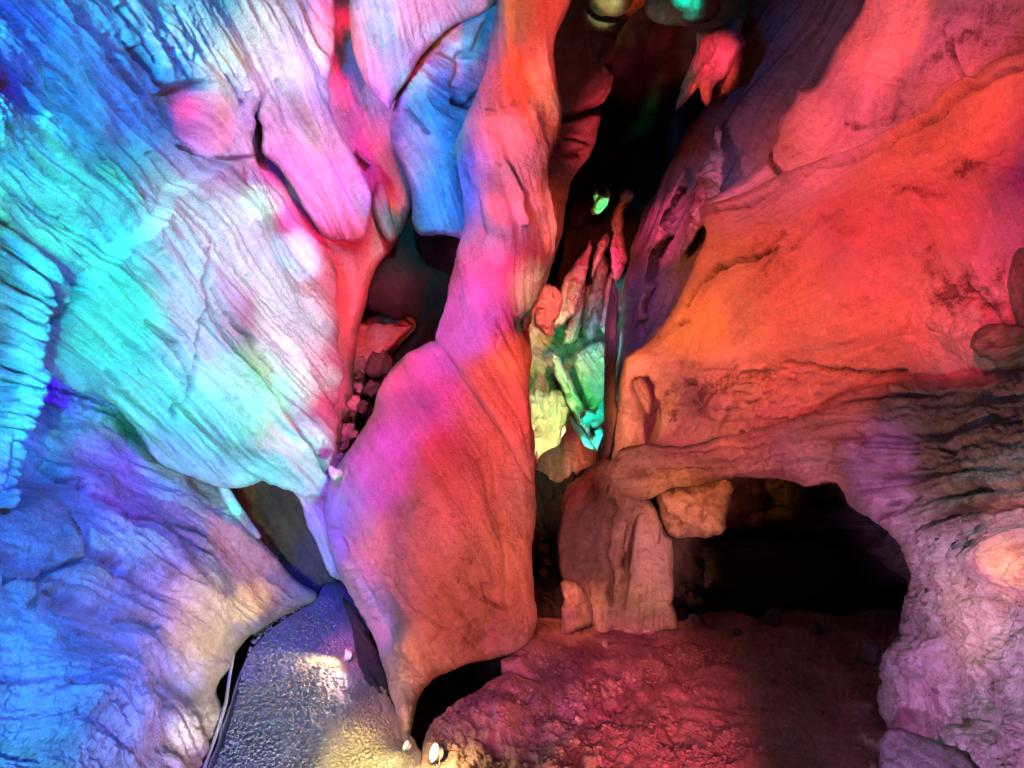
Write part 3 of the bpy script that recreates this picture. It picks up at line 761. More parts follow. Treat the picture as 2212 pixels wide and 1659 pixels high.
def pebbles():
    g = rnd(9)
    poly = [(560, 1330), (700, 1285), (740, 1300), (770, 1400), (800, 1480), (850, 1580), (930, 1700), (450, 1700), (500, 1560), (520, 1470)]
    V_, Q_ = [], []
    c = 0
    while c < 9000:
        u, v = g.uniform(430, 940, 4000), g.uniform(1285, 1700, 4000)
        k = inside(u, v, np.array(poly, float))
        for a, b_ in zip(u[k], v[k]):
            if c >= 9000:
                break
            Y = F * (CZ + 0.03) / (b_ - V0)
            ctr = np.array(at(a, b_, Y)) + (0, 0, 0.001)
            r = 0.003 + 0.008 * g.random() ** 2.6
            an = g.uniform(0, 6.28)
            ca, sa = math.cos(an), math.sin(an)
            bx = np.array([(sx * g.uniform(.7, 1.3), sy * g.uniform(.7, 1.3), sz * g.uniform(.4, .9)) for sx in (-1, 1) for sy in (-1, 1) for sz in (-1, 1)]) * r
            bx[:, :2] *= np.where(bx[:, 2:3] > 0, 0.7, 1.0)
            V_.append(np.stack([bx[:, 0] * ca - bx[:, 1] * sa, bx[:, 0] * sa + bx[:, 1] * ca, bx[:, 2]], 1) + ctr)
            o8 = 8 * c
            Q_ += [(o8, o8 + 1, o8 + 3, o8 + 2), (o8 + 4, o8 + 6, o8 + 7, o8 + 5), (o8, o8 + 4, o8 + 5, o8 + 1), (o8 + 2, o8 + 3, o8 + 7, o8 + 6), (o8 + 1, o8 + 5, o8 + 7, o8 + 3)]
            c += 1
    return link_mesh("gravel", np.concatenate(V_), np.array(Q_), np.zeros((0, 3), int), "wet_gravel", None, {"streak": g.uniform(-1, 1, 8 * c)}, smooth_shade=False)


tag(pebbles(), "fine wet gravel scattered over the footpath", "gravel", kind="stuff")

def clods():
    g = rnd(19)
    V_, Q_ = [], []
    c = 0
    dg_, up = fl, Vector((0, 0, -1))
    while c < 2600:
        u, v = g.uniform(920, 1760), g.uniform(1390, 1690)
        if vnoise(np.array([u / 60]), np.array([v / 30]), 77)[0] + 0.25 < g.random() * 0.9:
            continue
        Y = F * CZ / (v - V0)
        p = at(u, v, Y)
        hit, loc, nn, _ = fl.ray_cast(Vector((p[0], p[1], 1.0)) - fl.location, up)
        if not hit:
            continue
        ctr = np.array(loc + fl.location)
        r = 0.004 + 0.014 * g.random() ** 4
        an = g.uniform(0, 6.28)
        ca, sa = math.cos(an), math.sin(an)
        bx = np.array([(sx * g.uniform(.6, 1.3), sy * g.uniform(.6, 1.3), sz * g.uniform(.4, .8)) for sx in (-1, 1) for sy in (-1, 1) for sz in (-1, 1)]) * r
        bx[:, :2] *= np.where(bx[:, 2:3] > 0, 0.6, 1.0)
        V_.append(np.stack([bx[:, 0] * ca - bx[:, 1] * sa, bx[:, 0] * sa + bx[:, 1] * ca, bx[:, 2]], 1) + ctr)
        o8 = 8 * c
        Q_ += [(o8, o8 + 1, o8 + 3, o8 + 2), (o8 + 4, o8 + 6, o8 + 7, o8 + 5), (o8, o8 + 4, o8 + 5, o8 + 1), (o8 + 2, o8 + 3, o8 + 7, o8 + 6), (o8 + 1, o8 + 5, o8 + 7, o8 + 3)]
        c += 1
    return link_mesh("grit", np.concatenate(V_), np.array(Q_), np.zeros((0, 3), int), "red_dirt", None, {"streak": g.uniform(-1, 1, 8 * c)}, smooth_shade=False)


tag(clods(), "loose grit and crumbs of stone on the red dirt floor", "grit", kind="stuff")

base = rock("ground", [(-200, 1250), (600, 1230), (1400, 1210), (2400, 1230), (2600, 1900), (1106, 1950), (-400, 1900)], None, "wet_and_shade_rock", plane=-0.35, s=16,
            flow=((0, 1500, 0),), roll=(10, 0.0), thick=0.3, bulk=0.03, iso=0.02, L=4)  # near-black colour also stands for the shade in the trench
tag(base, "dark bedrock under the path and the dirt floor", kind="structure")

# ------------------------------------------------------------------ left side
def bed_lines(seed, n, u0, u1, v0, v1, a0, a1):
    """long shallow grooves between the flowstone beds"""
    g = rnd(seed)
    out = []
    for _ in range(n):
        u, v, L_ = g.uniform(u0, u1), g.uniform(v0, v1), g.uniform(60, 240)
        a = math.radians(g.uniform(a0, a1))
        pts = []
        for t in np.linspace(-0.5, 0.5, 5):
            pts.append((u + L_ * t * math.cos(a) + g.uniform(-3, 3), v + L_ * t * math.sin(a) + g.uniform(-3, 3)))
        out.append((pts, g.uniform(2.2, 6), g.uniform(0.010, 0.034)))
    return out


lw = rock("flowstone_wall", pull=0.0, outline=
          [(-330, -220), (100, -230), (500, -220), (722, -200), (723, -60), (722, 0), (719, 110), (706, 180), (709, 230), (733, 285), (755, 330), (782, 375), (798, 430), (796, 480), (778, 513), (742, 520), (702, 512),
           (664, 462), (626, 400), (592, 352), (569, 332), (566, 275), (558, 212), (549, 268), (546, 335), (572, 385), (608, 430), (656, 496), (698, 545), (716, 600), (721, 700), (722, 800), (717, 900), (706, 985), (722, 1060), (735, 1160), (738, 1250),
           (712, 1238), (690, 1190), (668, 1145), (652, 1090), (634, 1064), (604, 1048), (572, 1036), (545, 1044), (520, 1052), (492, 1054), (465, 1047), (410, 1030), (358, 1008), (322, 978), (288, 922), (262, 890), (236, 868), (200, 850), (160, 833), (110, 803), (40, 770), (-120, 700), (-330, 600)],
          depth=[(-330, -220, 2.7), (0, 0, 3.2), (500, 0, 4.9), (720, 0, 5.6), (-330, 500, 2.7), (0, 450, 3.35), (300, 400, 4.3), (480, 370, 5.0), (600, 250, 5.5), (790, 500, 5.9), (700, 560, 6.1), (110, 800, 3.9), (285, 900, 4.6), (470, 1040, 5.3), (400, 700, 4.75), (560, 620, 5.2),
           (600, 900, 5.35), (715, 800, 6.0), (700, 1100, 6.1), (735, 1250, 6.3), (640, 1060, 5.8), (-200, 650, 3.1)],
          mat="pale_limestone",
          flow=((100, 100, 48), (300, 250, 50), (50, 450, 42), (100, 700, 40), (300, 700, 41), (520, 720, 52), (560, 900, 42), (350, 850, 38), (420, 120, 60), (600, 120, 68), (680, 330, 62), (760, 460, 66), (600, 500, 52), (450, 480, 55), (680, 1000, 50), (700, 1150, 62), (250, 500, 42)),
          s=2.8, terr=0.011, roll=(22, 0.09), thick=1.0, bulk=0.035, bulk_sc=210, fold=0.013, fold_sc=11, fine=0.0045, iso=0.004, iso_sc=34, L=40,
          bumps=[(430, 640, 240, 75, 48, 0.10), (500, 480, 110, 60, 60, 0.10), (520, 900, 230, 60, 40, 0.09), (200, 760, 150, 40, 38, 0.07), (150, 350, 260, 60, 46, 0.06), (650, 200, 260, 45, 66, 0.08), (480, 150, 220, 40, 62, 0.05), (330, 900, 120, 40, 40, 0.05)],
          cuts=[([(160, 610), (155, 650), (100, 690)], 5, 0.06), ([(412, 540), (408, 640), (392, 770), (370, 900)], 4, 0.055), ([(405, 640), (470, 740), (570, 860), (690, 1010)], 5, 0.05), ([(300, 110), (345, 165), (365, 195)], 6, 0.09),
                ([(380, 320), (470, 342), (540, 340)], 4, 0.05), ([(285, 690), (340, 740), (388, 815)], 6, 0.05), ([(250, 730), (290, 790), (330, 830)], 4, 0.03), ([(420, 620), (500, 720), (560, 800)], 3.5, 0.035), ([(0, 180), (60, 240)], 9, 0.05), ([(60, 190), (190, 280), (300, 420)], 9, 0.05), ([(0, 490), (70, 560), (112, 655)], 8, 0.06), ([(260, 20), (340, 130)], 7, 0.05)] + bed_lines(2, 34, -20, 400, 0, 420, 44, 52) + bed_lines(3, 14, -20, 140, 420, 660, 36, 44) + bed_lines(5, 16, 400, 700, 20, 300, 58, 68) + bed_lines(6, 12, 250, 680, 560, 980, 40, 50),
          pits=[([(352, 205), (372, 184), (405, 176), (440, 180), (452, 210), (450, 255), (458, 300), (474, 335), (440, 338), (412, 310), (380, 270), (362, 240)], 0.20, 34), ([(150, 622), (215, 545), (285, 478), (360, 412), (430, 366), (500, 346), (560, 384), (640, 484), (728, 580), (728, 1060), (560, 1030), (470, 960), (380, 880), (280, 770), (180, 680)], -0.075, 16),
                ([(500, 362), (512, 380), (508, 404), (500, 392)], 0.10, 10)])
tag(lw, "huge pale streaked flowstone wall lit cyan and white at the left", "flowstone wall")

cu = rock("flowstone_curtain", [(-260, 560), (-40, 620), (30, 680), (55, 760), (50, 850), (30, 950), (10, 1040), (-40, 1120), (-260, 1150)],
          [(-260, 600, 2.6), (50, 760, 3.35), (-260, 1100, 2.6), (10, 1040, 3.2), (0, 850, 3.3)], "pale_limestone", flow=((0, 800, 15), (0, 650, 30)), roll=(25, 0.12), thick=0.4, fold=0.015, fold_sc=9, L=26)
tag(cu, "draped cyan flowstone curtain with rippled folds at the far left edge", "flowstone curtain")
g = rnd(4)
prof = [(600, 150), (640, 128), (690, 112), (740, 108), (790, 103), (840, 108), (880, 92), (920, 82), (960, 64), (1000, 56), (1040, 46), (1080, 36)]
yy, k = 606.0, 0
while yy < 1080:
    hgt = g.uniform(15, 38)
    end = np.interp(yy, [p[0] for p in prof], [p[1] for p in prof]) + g.uniform(-16, 8)
    sl = np.interp(yy, [600, 800, 1000], [0.60, 0.30, 0.10]) + g.uniform(-0.08, 0.08)
    a = hgt * 0.62
    bw = g.uniform(-5, 5)
    o = [(-150, yy - a - sl * (end + 150)), (end * 0.4, yy - a * 1.1 + bw - sl * end * 0.6), (end - 14, yy - a * 0.8 - sl * 10), (end, yy + g.uniform(-3, 4)), (end - 12, yy + a * 0.8 - sl * 8), (end * 0.4, yy + a * 1.05 + bw - sl * end * 0.6), (-150, yy + a - sl * (end + 150))]
    f_ = rock("drape_fold", o, [(-150, yy, 2.78), (end, yy, 3.30 + g.uniform(-0.03, 0.05))], "pale_limestone", flow=((0, yy, math.degrees(math.atan(sl))),), s=2.4, roll=(hgt * 0.45, 0.03), thick=0.12,
              bulk=0.012, bulk_sc=46, fold=0.009, fold_sc=7, fine=0.003, iso=0.005, iso_sc=18, L=22, jitter=3, parent=cu)
    yy += hgt * 0.74
    k += 1

lb = rock("boulder",
          [(-380, 780), (-100, 820), (60, 790), (200, 800), (330, 880), (440, 985), (500, 1075), (540, 1140), (600, 1208), (648, 1258), (684, 1284), (668, 1306), (596, 1340), (540, 1372), (515, 1408), (508, 1436), (478, 1468), (470, 1488), (484, 1535), (474, 1580), (452, 1622), (425, 1680), (380, 1800), (-380, 1900)],
          [(-380, 800, 3.2), (-380, 1850, 2.3), (60, 800, 4.6), (330, 900, 5.4), (500, 1075, 5.9), (684, 1284, 6.6), (560, 1360, 5.7), (470, 1485, 4.7), (484, 1540, 4.4), (430, 1680, 3.7), (0, 1100, 3.5), (0, 1500, 2.8), (250, 1250, 4.0), (250, 1600, 3.2), (400, 1300, 4.7), (400, 1500, 4.1)],
          "rough_limestone", grit=0.006, stains=[(150, 1150, 40, 16, 40, 4), (230, 1220, 60, 18, 30, 4.5), (60, 1300, 30, 18, 0, 3), (400, 1140, 110, 10, 28, 3), (150, 1060, 60, 8, 30, 3.5), (330, 1250, 50, 20, 20, 2.5), (110, 1500, 14, 8, 0, 4), (240, 1540, 16, 9, 0, 4), (400, 1230, 40, 20, 40, 2)], flow=((100, 950, 14), (300, 1080, 32), (500, 1200, 45), (100, 1250, 15), (250, 1400, 30), (100, 1500, 5), (350, 1550, 60)),
          s=2.8, terr=0.010, roll=(70, 0.35), thick=1.0, bulk=0.06, bulk_sc=190, fold=0.010, fold_sc=18, fine=0.003, groove=0.004, iso=0.015, iso_sc=74, crack=0.014, crack_sc=150, L=26,
          cuts=[([(60, 985), (120, 1030), (190, 1080), (250, 1105)], 6, 0.07), ([(0, 1260), (60, 1255), (140, 1225), (170, 1215)], 5, 0.06), ([(20, 1010), (30, 1035)], 8, 0.05), ([(260, 1120), (380, 1155), (460, 1200)], 7, 0.05), ([(80, 1265), (150, 1290), (250, 1330), (330, 1350)], 8, 0.04), ([(0, 1610), (50, 1625), (80, 1640)], 10, 0.06)],
          bumps=[(330, 1170, 130, 50, 30, 0.06), (120, 1150, 120, 60, 20, 0.06), (200, 1500, 160, 110, 10, 0.10), (450, 1270, 90, 60, 40, 0.06)],
          pits=[([(130, 1120), (165, 1150), (205, 1190), (270, 1230), (260, 1245), (190, 1215), (145, 1165)], 0.07, 18)])
tag(lb, "broad blue lit foreground boulder sloping down to the gravel path", "boulder")

lp = rock("rock_rib", [(468, 1050), (492, 1052), (515, 1085), (545, 1130), (566, 1160), (556, 1166), (530, 1142), (500, 1105)], [(470, 1050, 5.5), (560, 1165, 6.0)], "pale_limestone", flow=((500, 1100, 60),), s=2.4, roll=(8, 0.05), thick=0.3, bulk=0.01, jitter=1.5)
tag(lp, "thin bright cyan rib of rock beside the dark hollow under the left wall", "rock rib")
hl = rock("hollow_rock", [(440, 1000), (600, 990), (720, 1040), (760, 1240), (740, 1300), (660, 1320), (560, 1200), (480, 1100)], [(440, 1000, 7.0), (600, 1020, 7.2), (740, 1240, 7.4), (560, 1200, 7.1)], "dark_brown_rock", flow=((600, 1100, 60),), roll=(30, 0.2), thick=0.6, bulk=0.08, bulk_sc=70, iso=0.03, iso_sc=40, crack=0.03, crack_sc=50)  # dark colour stands for the shade inside the hollow
tag(hl, "rock deep inside the hollow below the cyan wall, its shade put into the dark brown colour", "rock")

# red rock behind the lobes
rb = rock("cleft_wall", [(520, -220), (930, -220), (935, 60), (930, 250), (905, 380), (886, 450), (868, 505), (845, 545), (815, 580), (795, 640), (780, 700), (768, 770), (762, 850), (752, 920), (735, 990), (700, 1060), (640, 1060), (600, 560), (520, 380), (520, 200)],
          [(520, -220, 5.5), (740, -100, 6.05), (900, -200, 6.9), (560, 260, 5.72), (560, 400, 5.66), (640, 470, 5.95), (700, 520, 6.25), (735, 150, 6.15), (830, 300, 6.5), (880, 430, 6.6), (780, 540, 6.35), (740, 700, 6.35), (740, 960, 6.45), (650, 1050, 6.4)], "smooth_limestone",
          flow=((740, 150, 70), (820, 380, 62), (740, 700, 90)), roll=(20, 0.2), thick=0.6, bulk=0.04, bulk_sc=150, fold=0.006, fold_sc=20, fine=0.002, iso=0.003, L=40)
tag(rb, "smooth crimson rock wall showing through the clefts between pale flowstone lobes", "rock wall")
rc = rock("cleft_boulder", [(735, 670), (770, 690), (830, 676), (880, 690), (892, 705), (860, 735), (830, 765), (800, 790), (785, 840), (770, 900), (740, 960), (715, 1000), (700, 900), (715, 780)],
          [(740, 680, 7.1), (880, 700, 6.9), (790, 790, 6.7), (720, 980, 6.5)], "rough_limestone", flow=((800, 720, 160),), roll=(16, 0.15), thick=0.5, bulk=0.04, bulk_sc=60, iso=0.02, iso_sc=26, crack=0.03, crack_sc=36,
          cuts=[([(765, 690), (830, 692), (880, 705)], 4, 0.06), ([(765, 712), (800, 706)], 3, 0.05)])
tag(rc, "dark red broken rock wedged in the cleft below the hanging knob", "boulder")
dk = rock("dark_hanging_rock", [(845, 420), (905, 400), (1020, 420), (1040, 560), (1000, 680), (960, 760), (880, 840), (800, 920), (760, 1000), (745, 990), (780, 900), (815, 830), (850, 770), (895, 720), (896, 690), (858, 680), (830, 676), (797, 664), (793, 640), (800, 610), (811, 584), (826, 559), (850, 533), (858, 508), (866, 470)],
          [(860, 440, 6.9), (1000, 450, 6.9), (800, 650, 6.5), (880, 590, 6.45), (960, 650, 6.8), (880, 760, 7.0), (760, 990, 6.9)], "wet_and_shade_rock",
          flow=((880, 560, 65),), roll=(45, 0.3), thick=0.7, bulk=0.04, bulk_sc=80, fold=0.012, fold_sc=18, iso=0.008, bumps=[(845, 640, 60, 30, 60, 0.10)])  # dark colour stands in for the lack of light on this knob
tag(dk, "unlit bulging rock knob hanging under the blue drapery, its shade put into the black colour", "rock knob")

tg = rock("flowstone_tongue", [(818, 392), (832, 402), (842, 430), (846, 470), (855, 500), (853, 520), (840, 523), (825, 505), (812, 480), (805, 450), (806, 415)], [(818, 395, 6.3), (850, 515, 6.15)], "pale_limestone", flow=((830, 450, 70),), s=2.4, roll=(20, 0.12), thick=0.3, bulk=0.01, fold=0.006, jitter=1)
tag(tg, "small smooth pink tongue of flowstone hanging in the crimson cleft", "flowstone tongue")
tg2 = rock("flowstone_tongue", [(772, 318), (784, 332), (800, 348), (806, 356), (796, 356), (780, 344), (770, 330)], [(772, 318, 6.2), (804, 355, 6.15)], "pale_limestone", flow=((785, 340, 45),), s=2.2, roll=(9, 0.06), thick=0.2, bulk=0.005, fold=0.003, jitter=0.5)
tag(tg2, "tiny pink drip of flowstone above the hanging tongue in the cleft", "flowstone tongue")

l3 = rock("flowstone_lobe", [(752, -220), (756, -60), (756, 30), (763, 110), (785, 168), (818, 215), (843, 243), (852, 220), (866, 192), (885, 165), (905, 130), (942, 88), (985, 52), (1046, 24), (1088, -30), (1100, -220)],
          [(752, -200, 5.4), (760, 100, 5.7), (843, 243, 6.0), (940, 90, 5.7), (1080, -100, 5.4), (860, 60, 5.4)], "pale_limestone", flow=((800, 50, 74), (900, 60, 80), (1000, 0, 60)), roll=(22, 0.09), thick=0.6, bulk=0.02, bulk_sc=110, fold=0.011, fold_sc=14, fine=0.004, iso=0.003, L=40)
tag(l3, "pale pink striped flowstone lobe hanging from the roof above the blue drapery", "flowstone lobe")

bl = rock("rock_drapery", [(846, 243), (870, 190), (905, 130), (945, 85), (990, 45), (1050, 5), (1090, -60), (1130, -60), (1110, 60), (1090, 150), (1060, 300), (1060, 450), (1020, 520), (985, 512), (940, 508), (905, 506), (890, 480), (888, 440), (880, 400), (866, 362), (852, 330), (844, 290)],
          [(846, 260, 6.2), (960, 60, 6.1), (1090, -50, 6.0), (930, 250, 5.95), (1050, 250, 6.5), (890, 430, 6.1), (960, 400, 5.9), (960, 500, 6.0), (1050, 480, 6.4)], "pale_limestone",
          flow=((900, 250, 68), (950, 400, 72), (990, 150, 30), (960, 90, 25), (1000, 230, 10)), roll=(30, 0.25), thick=0.5, bulk=0.035, bulk_sc=90, fold=0.012, fold_sc=14, fine=0.003, iso=0.006, iso_sc=30, L=28,
          cuts=[([(985, 215), (1010, 225), (1035, 200)], 8, 0.08), ([(880, 235), (905, 270), (925, 285)], 6, 0.06), ([(1000, 120), (1030, 110), (1050, 60)], 8, 0.06), ([(950, 100), (1000, 130), (985, 180)], 10, 0.05)])
tag(bl, "blue lit rock drapery hanging between the pink lobe and the pillar", "drapery")

for k, (u, v, r, Y, m) in enumerate([(780, 783, 12, 6.3, "grey_limestone"), (776, 810, 9, 6.25, "dark_brown_rock"), (774, 838, 14, 6.2, "grey_limestone"), (822, 786, 27, 6.25, "dark_brown_rock"), (803, 838, 14, 6.15, "dark_brown_rock"),
                                     (766, 868, 18, 6.1, "rough_limestone"), (784, 877, 13, 6.05, "dark_brown_rock"), (753, 934, 15, 5.9, "grey_limestone"), (744, 962, 11, 5.8, "dark_brown_rock"), (738, 985, 9, 5.75, "grey_limestone")]):
    w = r / F * Y
    o = lump("cleft_stone", at(u, v, Y), (w * (1.0 + 0.3 * math.sin(k * 2.1)), w * 0.9, w * (0.95 + 0.25 * math.cos(k * 1.7))), m, 40 + k, n=26, amp=0.4, rot=k * 0.7, fs=2.2)
    lab = ["small purple stone at the top of the cleft stones", "reddish stone just under the topmost purple cleft stone", "pale lilac stone in the middle of the cleft", "largest blue stone in the cleft beside the pillar boulder", "blue angular stone under the largest blue cleft stone",
           "round violet stone at the left rim of the cleft", "deep blue stone touching the round violet cleft stone", "bright blue stone low in the narrowing cleft", "small blue stone below the bright blue cleft stone", "lowest tiny blue stone at the tip of the cleft"][k]
    tag(o, lab, "stone", "loose stones lodged in the cleft left of the pillar")
o = lump("knob", at(724, 1022, 5.35), (0.055, 0.05, 0.045), "smooth_limestone", 77, n=20, amp=0.3)
tag(o, "dark magenta rock knob at the top left edge of the pillar boulder", "rock knob")

# ------------------------------------------------------------------ central pillar
pu = rock("pillar", [(1084, -200), (1080, -60), (1076, 10), (1060, 70), (1050, 130), (1032, 200), (998, 267), (985, 315), (993, 370), (1004, 433), (1003, 490), (986, 553), (971, 603), (957, 672), (941, 722), (943, 740), (985, 795), (1045, 888), (1108, 985), (1150, 1046), (1156, 1010), (1147, 960), (1141, 890), (1142, 830), (1149, 764), (1139, 728), (1128, 705), (1150, 670), (1168, 632), (1181, 600), (1197, 553), (1204, 490), (1196, 435), (1183, 375), (1186, 340), (1204, 300), (1212, 250), (1208, 200), (1200, 118), (1205, 62), (1232, 0), (1245, -70), (1250, -200)],
          [(1084, -180, 5.4), (1250, -180, 5.6), (1150, 50, 5.25), (1040, 200, 5.7), (1100, 250, 5.35), (1200, 250, 5.5), (990, 320, 5.8), (1100, 450, 5.3), (1195, 500, 5.6), (960, 670, 5.6), (1080, 680, 5.15), (1140, 720, 5.35), (1000, 800, 5.1), (1145, 1020, 5.15), (1110, 850, 5.1)],
          "smooth_limestone", flow=((1130, 100, 86), (1100, 300, 68), (1120, 450, 75), (1040, 600, 74), (1160, 600, 95), (1020, 760, 55), (1100, 880, 58), (1140, 900, 80)),
          s=2.8, terr=0.007, roll=(24, 0.12), thick=0.8, bulk=0.022, bulk_sc=140, fold=0.008, fold_sc=15, fine=0.003, iso=0.004, iso_sc=40, L=44,
          cuts=[([(1063, 250), (1085, 320), (1120, 420), (1128, 480)], 7, -0.05), ([(1060, 270), (1080, 350)], 6, 0.04), ([(1010, 350), (1040, 420), (1050, 500)], 6, 0.03), ([(1050, 640), (1060, 700), (1100, 800)], 6, 0.03)],
          bumps=[(1140, 150, 160, 32, 88, 0.06), (1060, 420, 110, 36, 70, 0.06), (1030, 620, 90, 30, 105, 0.04)])
tag(pu, "tall pink and orange rock pillar rising in the centre of the cavern", "rock pillar")
pl = rock("pillar_boulder", [(1000, 738), (941, 736), (905, 752), (868, 778), (836, 815), (818, 855), (800, 900), (776, 940), (748, 980), (718, 1030), (704, 1078), (704, 1140), (716, 1200), (737, 1256), (768, 1312), (802, 1375), (828, 1440), (845, 1500), (860, 1560), (873, 1604), (882, 1600), (886, 1572), (893, 1545), (904, 1508), (928, 1472), (968, 1452), (1012, 1430), (1062, 1424), (1102, 1411), (1145, 1380), (1157, 1318), (1151, 1258), (1149, 1175), (1160, 1106), (1158, 1030), (1150, 930), (1090, 820)],
          [(1000, 740, 5.45), (905, 755, 5.45), (818, 860, 5.5), (720, 1030, 5.6), (705, 1120, 5.6), (737, 1256, 5.5), (802, 1375, 5.15), (845, 1500, 4.65), (878, 1602, 4.15), (765, 1230, 5.05), (860, 1400, 4.55), (872, 1520, 4.3), (930, 1100, 4.7), (1000, 950, 4.95), (930, 1300, 4.55), (1150, 1050, 5.2), (1150, 1250, 5.25), (1145, 1380, 5.45), (1060, 1424, 5.2), (1040, 1250, 4.8), (905, 1506, 4.55), (850, 950, 5.1)],
          "smooth_limestone", grit=0.006, stains=[(1055, 1310, 10, 50, 95, 4), (1000, 1250, 60, 30, 60, 1.8), (900, 1120, 20, 60, 150, 2), (960, 1330, 70, 16, 45, 2.5), (1100, 1150, 30, 60, 90, 1.8), (1010, 1380, 40, 20, 0, 2)], flow=((900, 900, 62), (1000, 950, 52), (1080, 1050, 75), (950, 1150, 56), (800, 1200, 60), (860, 1350, 66), (1050, 1300, 84), (950, 1350, 45), (730, 1130, 66)),
          s=2.8, terr=0.006, roll=(24, 0.14), thick=0.9, bulk=0.03, bulk_sc=150, fold=0.006, fold_sc=18, fine=0.002, groove=0.004, iso=0.010, iso_sc=70, crack=0.008, crack_sc=160, L=36,
          cuts=[([(1052, 1270), (1062, 1330), (1056, 1370)], 9, 0.05), ([(870, 1180), (900, 1260), (960, 1340)], 4, 0.025), ([(840, 1240), (900, 1320), (960, 1360)], 3.5, 0.025), ([(720, 1150), (780, 1270), (850, 1430)], 9, 0.05), ([(1085, 1110), (1092, 1220), (1090, 1300)], 4, 0.02)],
          bumps=[(1110, 1330, 60, 40, 90, 0.05), (900, 900, 120, 60, 60, 0.04)], rough=[(900, 1320, 200, 200, 0.012, 34)])
tag(pl, "big rounded pink red boulder at the pillar's foot tapering to a point by the lamps", "boulder")
kb = rock("shade_wedge", [(742, 1290), (768, 1318), (800, 1376), (832, 1450), (856, 1530), (880, 1600), (905, 1640), (900, 1700), (872, 1650), (832, 1575), (795, 1505), (776, 1440), (768, 1400), (758, 1340)], [(745, 1300, 6.0), (765, 1420, 5.25), (830, 1560, 4.45), (895, 1650, 3.95), (820, 1420, 5.2)], "wet_and_shade_rock", flow=((800, 1450, 60),), roll=(16, 0.1), thick=0.3, bulk=0.02, iso=0.012)  # near-black wedge added in place of the overhanging pillar's shade
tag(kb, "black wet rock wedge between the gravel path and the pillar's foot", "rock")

# ------------------------------------------------------------------ beyond the pillar: chasm, slabs, grotto
r2 = rock("chasm_slab", [(1180, -200), (1460, -200), (1402, 0), (1370, 30), (1345, 60), (1325, 125), (1320, 180), (1303, 228), (1295, 258), (1282, 312), (1268, 345), (1238, 388), (1224, 450), (1216, 492), (1200, 554), (1183, 606), (1165, 660), (1140, 700), (1120, 600), (1140, 200)],
          [(1180, -200, 6.6), (1440, -180, 7.2), (1220, 300, 6.9), (1310, 220, 7.3), (1180, 600, 7.2)], "rough_limestone", flow=((1270, 150, 110), (1250, 350, 118)), roll=(40, 0.3), thick=0.6, bulk=0.08, bulk_sc=90, fold=0.012, fold_sc=22, iso=0.012, iso_sc=40, crack=0.02, crack_sc=70,
          cuts=[([(1215, 258), (1240, 248), (1290, 240), (1312, 225)], 8, 0.16), ([(1215, 328), (1260, 330)], 7, 0.08), ([(1225, 300), (1265, 310)], 5, 0.05)], bumps=[(1285, 190, 45, 18, 118, 0.10), (1255, 290, 60, 20, 118, 0.08)])
tag(r2, "dark red rock slab behind the pillar along the black chasm", "rock slab")
ol = lump("roof_stone", at(1314, -22, 6.6), (0.20, 0.2, 0.19), "dark_green_rock", 61, n=36, amp=0.15)
tag(ol, "rounded olive green rock at the top edge beside the pillar", "rock knob")
te = rock("hanging_rock", [(1370, -120), (1394, -20), (1396, 28), (1418, 48), (1468, 56), (1512, 54), (1540, 40), (1562, 0), (1590, -120)], [(1380, -100, 6.4), (1580, -100, 6.4), (1470, 20, 6.2), (1470, 55, 6.4)], "dark_green_rock", flow=((1470, 0, 100),), roll=(30, 0.2), thick=0.4, bulk=0.02, bulk_sc=60, fold=0.012, fold_sc=14)
tag(te, "teal green rock bulging down from the roof above the black chasm", "rock knob")
ff = rock("rock_flake", [(1508, 68), (1545, 62), (1568, 50), (1590, 30), (1606, 40), (1600, 70), (1609, 92), (1598, 112), (1572, 160), (1545, 185), (1530, 228), (1519, 226), (1510, 188), (1490, 205), (1464, 236), (1458, 240), (1470, 192), (1492, 135), (1504, 100)],
          [(1508, 68, 6.5), (1606, 60, 6.3), (1525, 225, 6.7), (1460, 238, 6.9), (1550, 110, 6.2)], "rough_limestone", flow=((1540, 120, 115),), s=2.6, roll=(18, 0.15), thick=0.3, bulk=0.03, bulk_sc=50, fold=0.01, fold_sc=12, cuts=[([(1538, 80), (1546, 105)], 3, 0.03), ([(1528, 140), (1538, 170)], 3, 0.03)], bumps=[(1500, 180, 60, 8, 125, 0.05)])
tag(ff, "ragged red rock flake with a split lower tip hanging over the chasm", "rock flake")
cb = rock("chasm_rock", [(1150, -200), (1720, -200), (1700, 100), (1560, 300), (1420, 460), (1360, 640), (1260, 660), (1150, 640), (1130, 300)], [(1150, -200, 10.0), (1700, -200, 9.0), (1300, 300, 10.5), (1560, 300, 9.0), (1260, 640, 10.0)], "wet_and_shade_rock", flow=((1400, 200, 118),), s=6, roll=(40, 0.3), thick=0.8, bulk=0.2, bulk_sc=120, fold=0.03, fold_sc=30, iso=0.03)  # black colour carries the darkness of the chasm
tag(cb, "rock far back in the chasm, the darkness put into its black colour", "rock")
gl = rock("rock_crystal", [(1275, 454), (1284, 440), (1281, 416), (1288, 407), (1296, 420), (1304, 418), (1312, 406), (1319, 416), (1316, 436), (1304, 455), (1296, 464), (1277, 467)], [(1275, 454, 8.6), (1318, 410, 8.4), (1296, 464, 8.4)], "pale_limestone", flow=((1296, 440, 118),), s=2.0, roll=(8, 0.08), thick=0.2, bulk=0.02, bulk_sc=20, fold=0.01, fold_sc=7, iso=0.01, iso_sc=10, L=8)
tag(gl, "small bright green lit rock outcrop deep in the black chasm", "rock outcrop")

